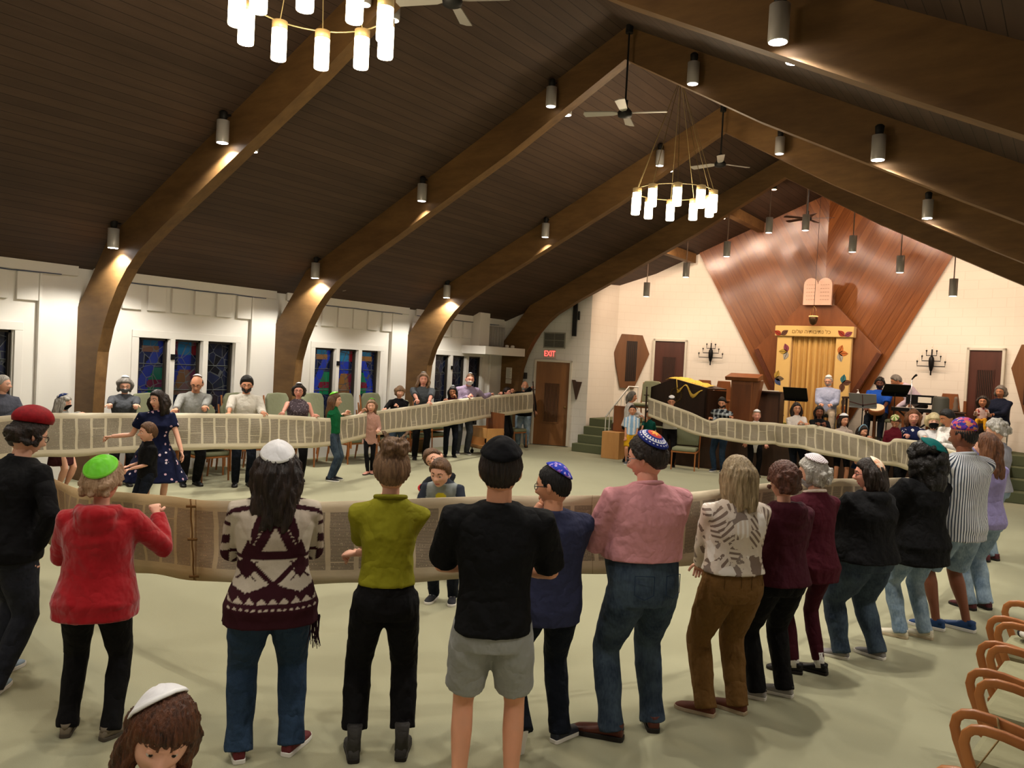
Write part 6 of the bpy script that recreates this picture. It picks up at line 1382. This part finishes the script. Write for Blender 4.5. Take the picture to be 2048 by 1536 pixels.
def arm_chair():
    e = empty('wooden_armchair', (0, 0, 0)); w = .252
    MB().box(-.23, .23, -.26, .28, .36, .45).build('seat', SEATM, e, bevel=.035)
    MB().prism([(-.22, .48), (.22, .48), (.22, .98), (-.22, .98)], 1, -.33, -.26, 0, Matrix.Rotation(.1, 4, 'X')).build('backrest', SEATM, e, bevel=.03)
    for s in (-1, 1):
        x = s*w; pts = [(x, .10, 0), (x, .22, .30), (x, .31, .52), (x, .325, .575), (x, .318, .615), (x, .295, .64), (x, .25, .652), (x, .18, .65), (x, -.30, .575), (x, -.36, .55)]
        v = MB(); P3 = [Vector(p) for p in pts]; ring_ = []
        for i, p in enumerate(P3):
            d = (P3[min(i+1, len(P3)-1)]-P3[max(i-1, 0)]).normalized(); n = Vector((1, 0, 0)).cross(d).normalized(); ring_.append((p, Vector((.015, 0, 0)), n*.021))
        ringloft(v, ring_, 12, 5); v.build('armrest', CHW, e, True)
        MB().tube([(x, .24, .34), (x, -.30, .30)], [(.022, .012)]*2, 6).build('side_rail', CHW, e)
        MB().tube([(x, -.26, .95), (x, -.28, .45), (x, -.34, 0)], [(.02, .014)]*3, 6).build('leg', CHW, e)
    MB().tube([(-w, .26, .33), (w, .26, .33)], .016, 6).build('front_rail', CHW, e)
    return e
a0 = None; ang = math.radians(84)
for yc, lb in ((3.67, 'cut by the bottom right corner'), (4.33, 'with a beige strap over its arm'), (4.97, 'third from the bottom, seat in plain view'), (5.52, 'behind the third, partly covered'), (6.14, 'with a rumpled jacket on the seat')):
    o = arm_chair() if a0 is None else copy_tree(a0); a0 = a0 or o; f = Vector((-math.sin(ang), math.cos(ang), 0)); c = Vector((-.33, yc, 0))-f*.33; place(o, c, ang)
    tag(o, 'bentwood armchair with pale green seat at right, '+lb, 'chair', 'bentwood armchairs in the right foreground')
def local_pt(y, x, z, yc): f = Vector((-math.sin(ang), math.cos(ang), 0)); r = Vector((math.cos(ang), math.sin(ang), 0)); return Vector((-.33, yc, 0))-f*.33+f*y+r*x+Vector((0, 0, z))
st = MB(); pp_ = [local_pt(.16, -.275, .675, 4.33), local_pt(.14, -.30, .60, 4.33), local_pt(.24, -.34, .40, 4.33), local_pt(.30, -.36, .12, 4.33), local_pt(.30, -.36, .0, 4.33)]
st.tube(pp_, [(.013, .004)]*5, 6).build('bag_strap', CL('beige_web', 'a08a62')); tag(bpy.data.objects['bag_strap'], 'thin beige strap hanging over an armchair arm', 'strap')
o = MB().ball((0, 0, .13), (.16, .10, .13), 14).tube([(-.08, 0, .22), (-.05, 0, .32), (.05, 0, .32), (.08, 0, .22)], .008, 6).build('black_bag', BLKT, None, True); place(o, local_pt(-.02, 0, 0, 4.33), .4); tag(o, 'black bag on the floor under the strapped armchair', 'bag')
jm = MB(); rj = random.Random(8)
for k in range(9): jm.ball((rj.uniform(-.15, .15), rj.uniform(-.16, .16), .03+rj.uniform(0, .03)), (rj.uniform(.06, .12), rj.uniform(.05, .1), .035), 10, 0)
o = fuse(jm, 'rumpled_jacket', patterned('grey_black_jacket', floral('b0aca0', '1a1a1c', 7, .5), .5), None, .012, 4, .006, 4); place(o, local_pt(-.02, 0, .455, 6.14), .3); tag(o, 'rumpled pale grey and black jacket on an armchair seat', 'jacket')
# ------------------------------------------------------------------ things before and on the platform
LW = wood('light_birch', 'b07c46', 'c8955a', .5, (1, 1, .2), 8); MW = wood('mid_brown_wood', '6a3c1e', '8c542c', .45, (1, 1, .2), 8)
e = empty('wooden_stand', (0, 0, 0), 0, 'light wooden stand with a tall back panel at the platform corner beside the white-topped person', 'stand')
MB().box(-8.9, -8.45, 16.35, 16.75, 0, .62).build('stand_box', LW, e, bevel=.006); MB().box(-8.80, -8.47, 16.68, 16.74, .62, 1.22).build('stand_panel', MW, e, bevel=.004)
e = empty('stair_railing', (0, 0, 0), 0, 'white metal handrail sloping along the left platform stairs', 'railing'); WM = mat('white_enamel', 'e4e2dc', .4)
MB().tube([(-9.15, 16.95, .92), (-9.0, 17.8, 1.66), (-8.75, 17.8, 1.66)], .02, 8).build('handrail', WM, e, True)
for k in range(7):
    t = k/6; MB().tube([(-9.15+.15*t, 16.95+.85*t, .92+.74*t), (-9.15+.15*t, 16.95+.85*t, .2+.6*t)], .010, 6).build('baluster', WM, e)
MB().tube([(-8.75, 17.8, 1.66), (-8.75, 17.8, .8)], .016, 6).build('baluster', WM, e)
# reading table with sloping dark front
e = empty('reading_table', (0, 0, 0), 0, 'big dark brown reading table with gabled top and a wreath emblem', 'table'); RD = wood('espresso_wood', '22140e', '38231a', .4, (1, 1, .2), 8)
A_ = Vector((-8.15, 17.25, 0)); Bv = Vector((-6.65, 16.95, 0)); d_ = (Bv-A_).normalized(); n_ = Vector((d_.y, -d_.x, 0)); Mx = Matrix(((d_.x, -n_.x, 0, A_.x), (d_.y, -n_.y, 0, A_.y), (0, 0, 1, 0), (0, 0, 0, 1))); Ln = (Bv-A_).length
MB().prism([(0, BZ), (Ln, BZ), (Ln, 1.76), (.62, 1.93), (0, 1.70)], 1, 0, .05, 0, Mx).build('front_panel', RD, e, bevel=.006)
MB().prism([(0, BZ), (.8, BZ), (.8, 1.70), (0, 1.72)], 0, Ln-.05, Ln, 0, Mx).build('side_panel', RD, e); MB().prism([(0, BZ), (.8, BZ), (.8, 1.68), (0, 1.68)], 0, 0, .05, 0, Mx).build('side_panel', RD, e)
MB().prism([(0, 1.66), (Ln, 1.72), (Ln, 1.75), (.62, 1.90), (0, 1.69)], 1, .05, .8, 0, Mx).build('table_top', RD, e)
em = MB(); cx, cz = .72, 1.56
for k in range(18):
    t = 2*math.pi*k/18; em.ball(Mx@Vector((cx+.145*math.cos(t), -.008, cz+.155*math.sin(t))), (.022, .008, .022), 6)
em.tube([Mx@Vector((cx+.145*math.cos(2*math.pi*k/24), -.004, cz+.155*math.sin(2*math.pi*k/24))) for k in range(25)], .006, 5, cap=False)
em.tube([Mx@Vector((cx, -.01, cz-.10)), Mx@Vector((cx, -.01, cz+.08))], .008, 5)
for r_ in (.03, .06, .09): em.tube([Mx@Vector((cx+r_*math.cos(t), -.01, cz+.06+r_*math.sin(t))) for t in [math.pi+math.pi*k/8 for k in range(9)]], .005, 5)
em.tube([Mx@Vector((cx-.05, -.01, cz-.10)), Mx@Vector((cx+.05, -.01, cz-.10))], .008, 5); em.build('wreath_emblem', mat('aged_bronze', '5c4a2a', .45, .6), e, True)
cl_ = MB(); N = 24; v = []; f = []
for i in range(N+1):
    for j in range(9):
        x = .42+1.0*i/N; t = j/8; hang = max(0, t-.55)*.5*(1-.5*math.sin(i*.6)) if i > 7 else max(0, t-.8)*.12; z = 1.935-abs(x-.62)*.20+.014*math.sin(i*1.1+j*.7)-hang; y = .55-.60*min(t, .92); v.append(Mx@Vector((x, y-(.02 if t > .55 else 0), z+.02)))
for i in range(N):
    for j in range(8): q = i*9+j; f.append((q, q+9, q+10, q+1))
o = mesh_obj('yellow_cloth', v, f, patterned('yellow_gold_cloth', floral('d8b450', 'b8843a', 12, .35), .3), None, True); s_ = o.modifiers.new('s', 'SOLIDIFY'); s_.thickness = .006; tag(o, 'yellow patterned cloth draped over the top of the reading table', 'cloth')
# lectern
e = empty('lectern', (-6.05, 17.6, BZ), .12, 'tall mid brown wooden lectern between the reading table and the ark', 'lectern')
MB().box(-.24, .24, -.2, .2, 0, 1.16).build('lectern_body', MW, e, bevel=.006); MB().box(-.20, .20, -.206, -.2, .1, 1.08).build('front_panel', wood('mid_brown_panel', '5c3218', '7a4422', .4, (1, 1, .2), 8), e)
MB().prism([(-.27, 1.16), (.26, 1.20), (.26, 1.33), (-.32, 1.24)], 0, -.36, .36).build('reading_top', MW, e, bevel=.008)
MB().prism([(.24, .2), (.40, 1.18), (.24, 1.18)], 1, -.18, .18).build('side_wing', MW, e)
# small dark console with white papers
e = empty('console_cabinet', (-5.72, 18.4, BZ), .05, 'low dark console cabinet just left of the ark with white papers on it', 'cabinet')
MB().box(-.3, .3, -.2, .2, 0, .92).build('cabinet_body', RD, e, bevel=.006); MB().box(-.34, .34, -.24, .24, .92, .95).build('cabinet_top', RD, e); MB().box(-.26, .26, -.206, -.2, .06, .86).build('cabinet_door', DARKW, e)
o = MB().box(-.17, .17, -.1, .1, 0, .018).build('loose_papers', mat('paper', 'd9d5c8', .8)); place(o, (-5.68, 18.4, BZ+.952), .3); tag(o, 'white papers lying on the dark console cabinet', 'papers')
# high backed wooden thrones
def throne(w=.5):
    e = empty('high_backed_chair', (0, 0, 0)); MB().prism([(-w*.52, .45), (w*.52, .45), (w*.30, 1.12), (-w*.30, 1.12)], 1, .2, .25).build('backrest', MW, e, bevel=.01)
    MB().box(-w*.5, w*.5, -.25, .22, .40, .47).build('seat', CHF, e, bevel=.02)
    for s in (-1, 1):
        MB().box(s*w*.6-.03, s*w*.6+.03, .18, .26, 0, .98).build('post', MW, e, bevel=.006); MB().box(s*w*.6-.03, s*w*.6+.03, -.27, -.21, 0, .66).build('leg', MW, e, bevel=.006); MB().box(s*w*.6-.04, s*w*.6+.04, -.28, .2, .64, .68).build('armrest', MW, e, bevel=.008)
    return e
t0 = throne()
for i, (x, y, lb) in enumerate(((-7.42, 18.5, 'left one of the pair behind the reading table'), (-6.93, 18.5, 'right one of the pair behind the reading table'), (-3.3, 19.55, 'right of the ark behind the drummer in blue'), (-2.2, 19.3, 'beside the grey speaker right of the ark'))):
    o = t0 if i == 0 else copy_tree(t0); place(o, (x, y, BZ), .0 if i < 2 else -.1); tag(o, 'high trapezoid backed wooden chair, '+lb, 'chair', 'clergy chairs on the platform')
# music stands, microphone, keyboard, speaker
def stand(loc, rz, desk, m, label, wire=False, h=1.05, tiltx=.45, w=.26, dh=.17):
    e = empty('music_stand', loc, rz, label, 'music stand'); MB().tube([(0, 0, .25), (0, 0, h)], .011, 8).build('pole', m, e)
    for k in range(3): a = 2*math.pi*k/3; MB().tube([(0, 0, .28), (.26*math.cos(a), .26*math.sin(a), .01)], .009, 6).build('leg', m, e)
    R_ = Matrix.Translation((0, -.02, h+.05))@Matrix.Rotation(tiltx, 4, 'X'); d = MB().box(-w, w, -.006, .006, -dh*.6, dh*1.1, 0, R_).box(-w, w, -.06, 0, -dh*.6-.008, -dh*.6+.004, 0, R_); dk = d.build('desk', desk, e)
    if wire:
        MB().tube([R_@Vector((-w, -.01, 0)), R_@Vector((0, -.01, -dh*.4)), R_@Vector((w, -.01, 0))], .006, 5).tube([R_@Vector((0, -.01, -dh*.6)), R_@Vector((0, -.01, dh))], .006, 5).build('desk_wires', mat('red_wire', '5a1a20', .5), dk)
    return e
stand((ony(1592, 790, 17.6).x, 17.6, BZ), -.1, BLACK, BLACK, 'black music stand left of the seated person in pale blue shirt', h=.86)
stand((ony(1727, 790, 17.35).x, 17.35, BZ), .0, mat('grey_desk', '7c7a76', .6), BLACK, 'grey music stand with red wires in front of the drummer', True, h=.82)
stand((ony(1790, 790, 18.0).x, 18.0, BZ), .5, BLACK, BLACK, 'tall black tilted music stand right of the drummer', h=1.08, tiltx=.8)
e = empty('keyboard_stand', (ony(1842, 790, 18.7).x, 18.7, BZ), .15, 'black electronic keyboard with score rest at right of the ark', 'keyboard'); MB().box(-.55, .55, -.15, .15, .70, .78).build('keyboard_body', BLACK, e, bevel=.01)
MB().box(-.28, .30, .08, .10, .86, 1.06).build('score_rest', BLACK, e); MB().box(-.05, .20, .07, .078, .9, 1.02).build('score_sheet', mat('paper', 'd9d5c8', .8), e)
MB().box(-.5, .5, -.14, -.04, .78, .785).build('white_keys', mat('keys_white', 'c8c4bc', .4), e)
for s in (-1, 1): MB().tube([(-.4, s*.12, .0), (.4, s*.12, .70)], .014, 6).build('leg', BLACK, e); MB().tube([(.4, s*.12, .0), (-.4, s*.12, .70)], .014, 6).build('leg', BLACK, e)
e = empty('microphone_stand', (ony(1822, 790, 17.7).x, 17.7, BZ), 0, 'chrome microphone stand with a microphone at right of the ark', 'microphone stand'); CR_ = mat('chrome', 'a8a8ac', .25, .9)
MB().tube([(0, 0, .02), (0, 0, 1.40)], .010, 8).build('pole', CR_, e, True); MB().lathe([(.14, 0), (.14, .015), (.02, .03)], 16).build('base', BLACK, e); MB().tube([(0, 0, 1.38), (.05, -.06, 1.44), (.09, -.10, 1.47)], [.014, .018, .024], 8).build('microphone', BLACK, e, True)
e = empty('tower_speaker', (ony(1882, 800, 18.3).x, 18.3, BZ), -.2, 'grey rounded tower loudspeaker between the lilac shirt and the right door', 'speaker'); GR = mat('speaker_grey', '33352f', .6)
MB().lathe([(.19, 0), (.19, .45), (.17, .5), (.15, 1.02), (.12, 1.06)], 18).build('speaker_case', GR, e, True); MB().lathe([(.195, .40), (.195, .46)], 18).build('speaker_band', mat('speaker_band_grey', '5a5c58', .5), e, True); MB().lathe([(.155, .82), (.155, .88)], 18).build('speaker_band', mat('speaker_band_grey', '5a5c58', .5), e, True)
o = MB().lathe([(.06, 0), (.07, .03), (.04, .10), (.05, .16), (.03, .22), (.04, .27), (.02, .32)], 12, (0, 0, 0)).build('stone_statuette', mat('dull_stone', '6a5c50', .8), None, True); place(o, (ony(1912, 800, 19.0).x, 19.0, BZ+.75)); tag(o, 'small dull statuette on a pedestal near the right chancel door', 'statuette')
o = MB().box(-.16, .16, -.16, .16, 0, .75).box(-.19, .19, -.19, .19, .72, .75).build('pedestal', DARKW, bevel=.006); place(o, (ony(1912, 800, 19.0).x, 19.0, BZ)); tag(o, 'dark wooden pedestal near the right chancel door', 'pedestal')
e = empty('side_table', (ony(1714, 790, 19.35).x, 19.35, BZ), 0, 'small dark side table with a bottle right of the ark', 'table'); MB().box(-.28, .28, -.2, .2, .88, .92).build('table_top', RD, e)
for sx in (-1, 1):
    for sy in (-1, 1): MB().box(sx*.25-.02, sx*.25+.02, sy*.17-.02, sy*.17+.02, 0, .88).build('leg', RD, e)
e = empty('sanitiser_bottle', (ony(1716, 790, 19.3).x, 19.3, BZ+.92), 0, 'small clear pump bottle on the dark side table', 'bottle'); MB().lathe([(.03, 0), (.032, .02), (.032, .10), (.012, .13)], 12).build('bottle_body', mat('clear_plastic', 'c8ccd0', .2), e, True); MB().tube([(0, 0, .12), (0, 0, .17), (-.03, 0, .17)], .006, 6).build('pump', WM, e)
def drum(loc, label):
    e = empty('hand_drum', loc, 0, label, 'drum'); e.rotation_euler = (.5, 0, 0)
    MB().lathe([(.16, 0), (.17, .02), (.17, .10), (.16, .12)], 20).build('drum_shell', MW, e, True); MB().lathe([(.158, .12), (.158, .126)], 20).build('drum_skin', mat('drum_skin', 'c8bca0', .6), e)
_p = where(1757, 17.65); drum((_p[0], _p[1], BZ+.62), 'flat hand drum on the knees of the person in blue')
def stool(px, D, label):
    p = where(px, D); e = empty('folding_chair', (p[0], p[1], BZ), math.radians(los(p)+176), label, 'chair'); MB().box(-.2, .2, -.2, .2, .40, .44).build('seat', BLACK, e, bevel=.01); MB().box(-.2, .2, -.22, -.20, .6, .85).build('backrest', BLACK, e, bevel=.008)
    for s in (-1, 1): MB().tube([(s*.2, -.22, .85), (s*.2, -.2, .44), (s*.2, .2, 0)], .011, 6).build('leg', CR_, e, True); MB().tube([(s*.2, .18, .42), (s*.2, -.2, 0)], .011, 6).build('leg', CR_, e, True)
stool(1656, 18.7, 'folding chair under the person in pale blue shirt'); stool(1758, 18.1, 'folding chair under the drummer in blue'); stool(1998, 16.0, 'folding chair under the seated person with the toddler')
# cart
e = empty('wooden_cart', (-10.75, 14.35, 0), -.35, 'low wooden book cart on casters left of the exit door', 'cart')
MB().box(-.36, .36, -.22, .22, .14, .17).build('cart_shelf', LW, e); MB().box(-.36, .36, -.22, -.20, .40, .62).build('cart_side', LW, e, bevel=.004); MB().box(-.36, .36, .20, .22, .14, .95).build('cart_back', MW, e); MB().box(-.36, .36, -.22, -.20, .14, .22).build('cart_rail', LW, e)
for s in (-1, 1):
    MB().box(s*.35-.012, s*.35+.012, -.22, .22, .14, .62).build('cart_end', LW, e)
    for t in (-1, 1): MB().ball((s*.30, t*.18, .05), (.02, .05, .05), 8).tube([(s*.30, t*.18, .05), (s*.30, t*.18, .14)], .012, 6).build('caster', BLACK, e, True)
o = MB().ball((0, 0, .12), (.2, .12, .13), 12).build('dark_bag', BLKT, None, True); place(o, (-10.7, 14.5, .172), 0); tag(o, 'dark bag lying in the wooden cart', 'bag')
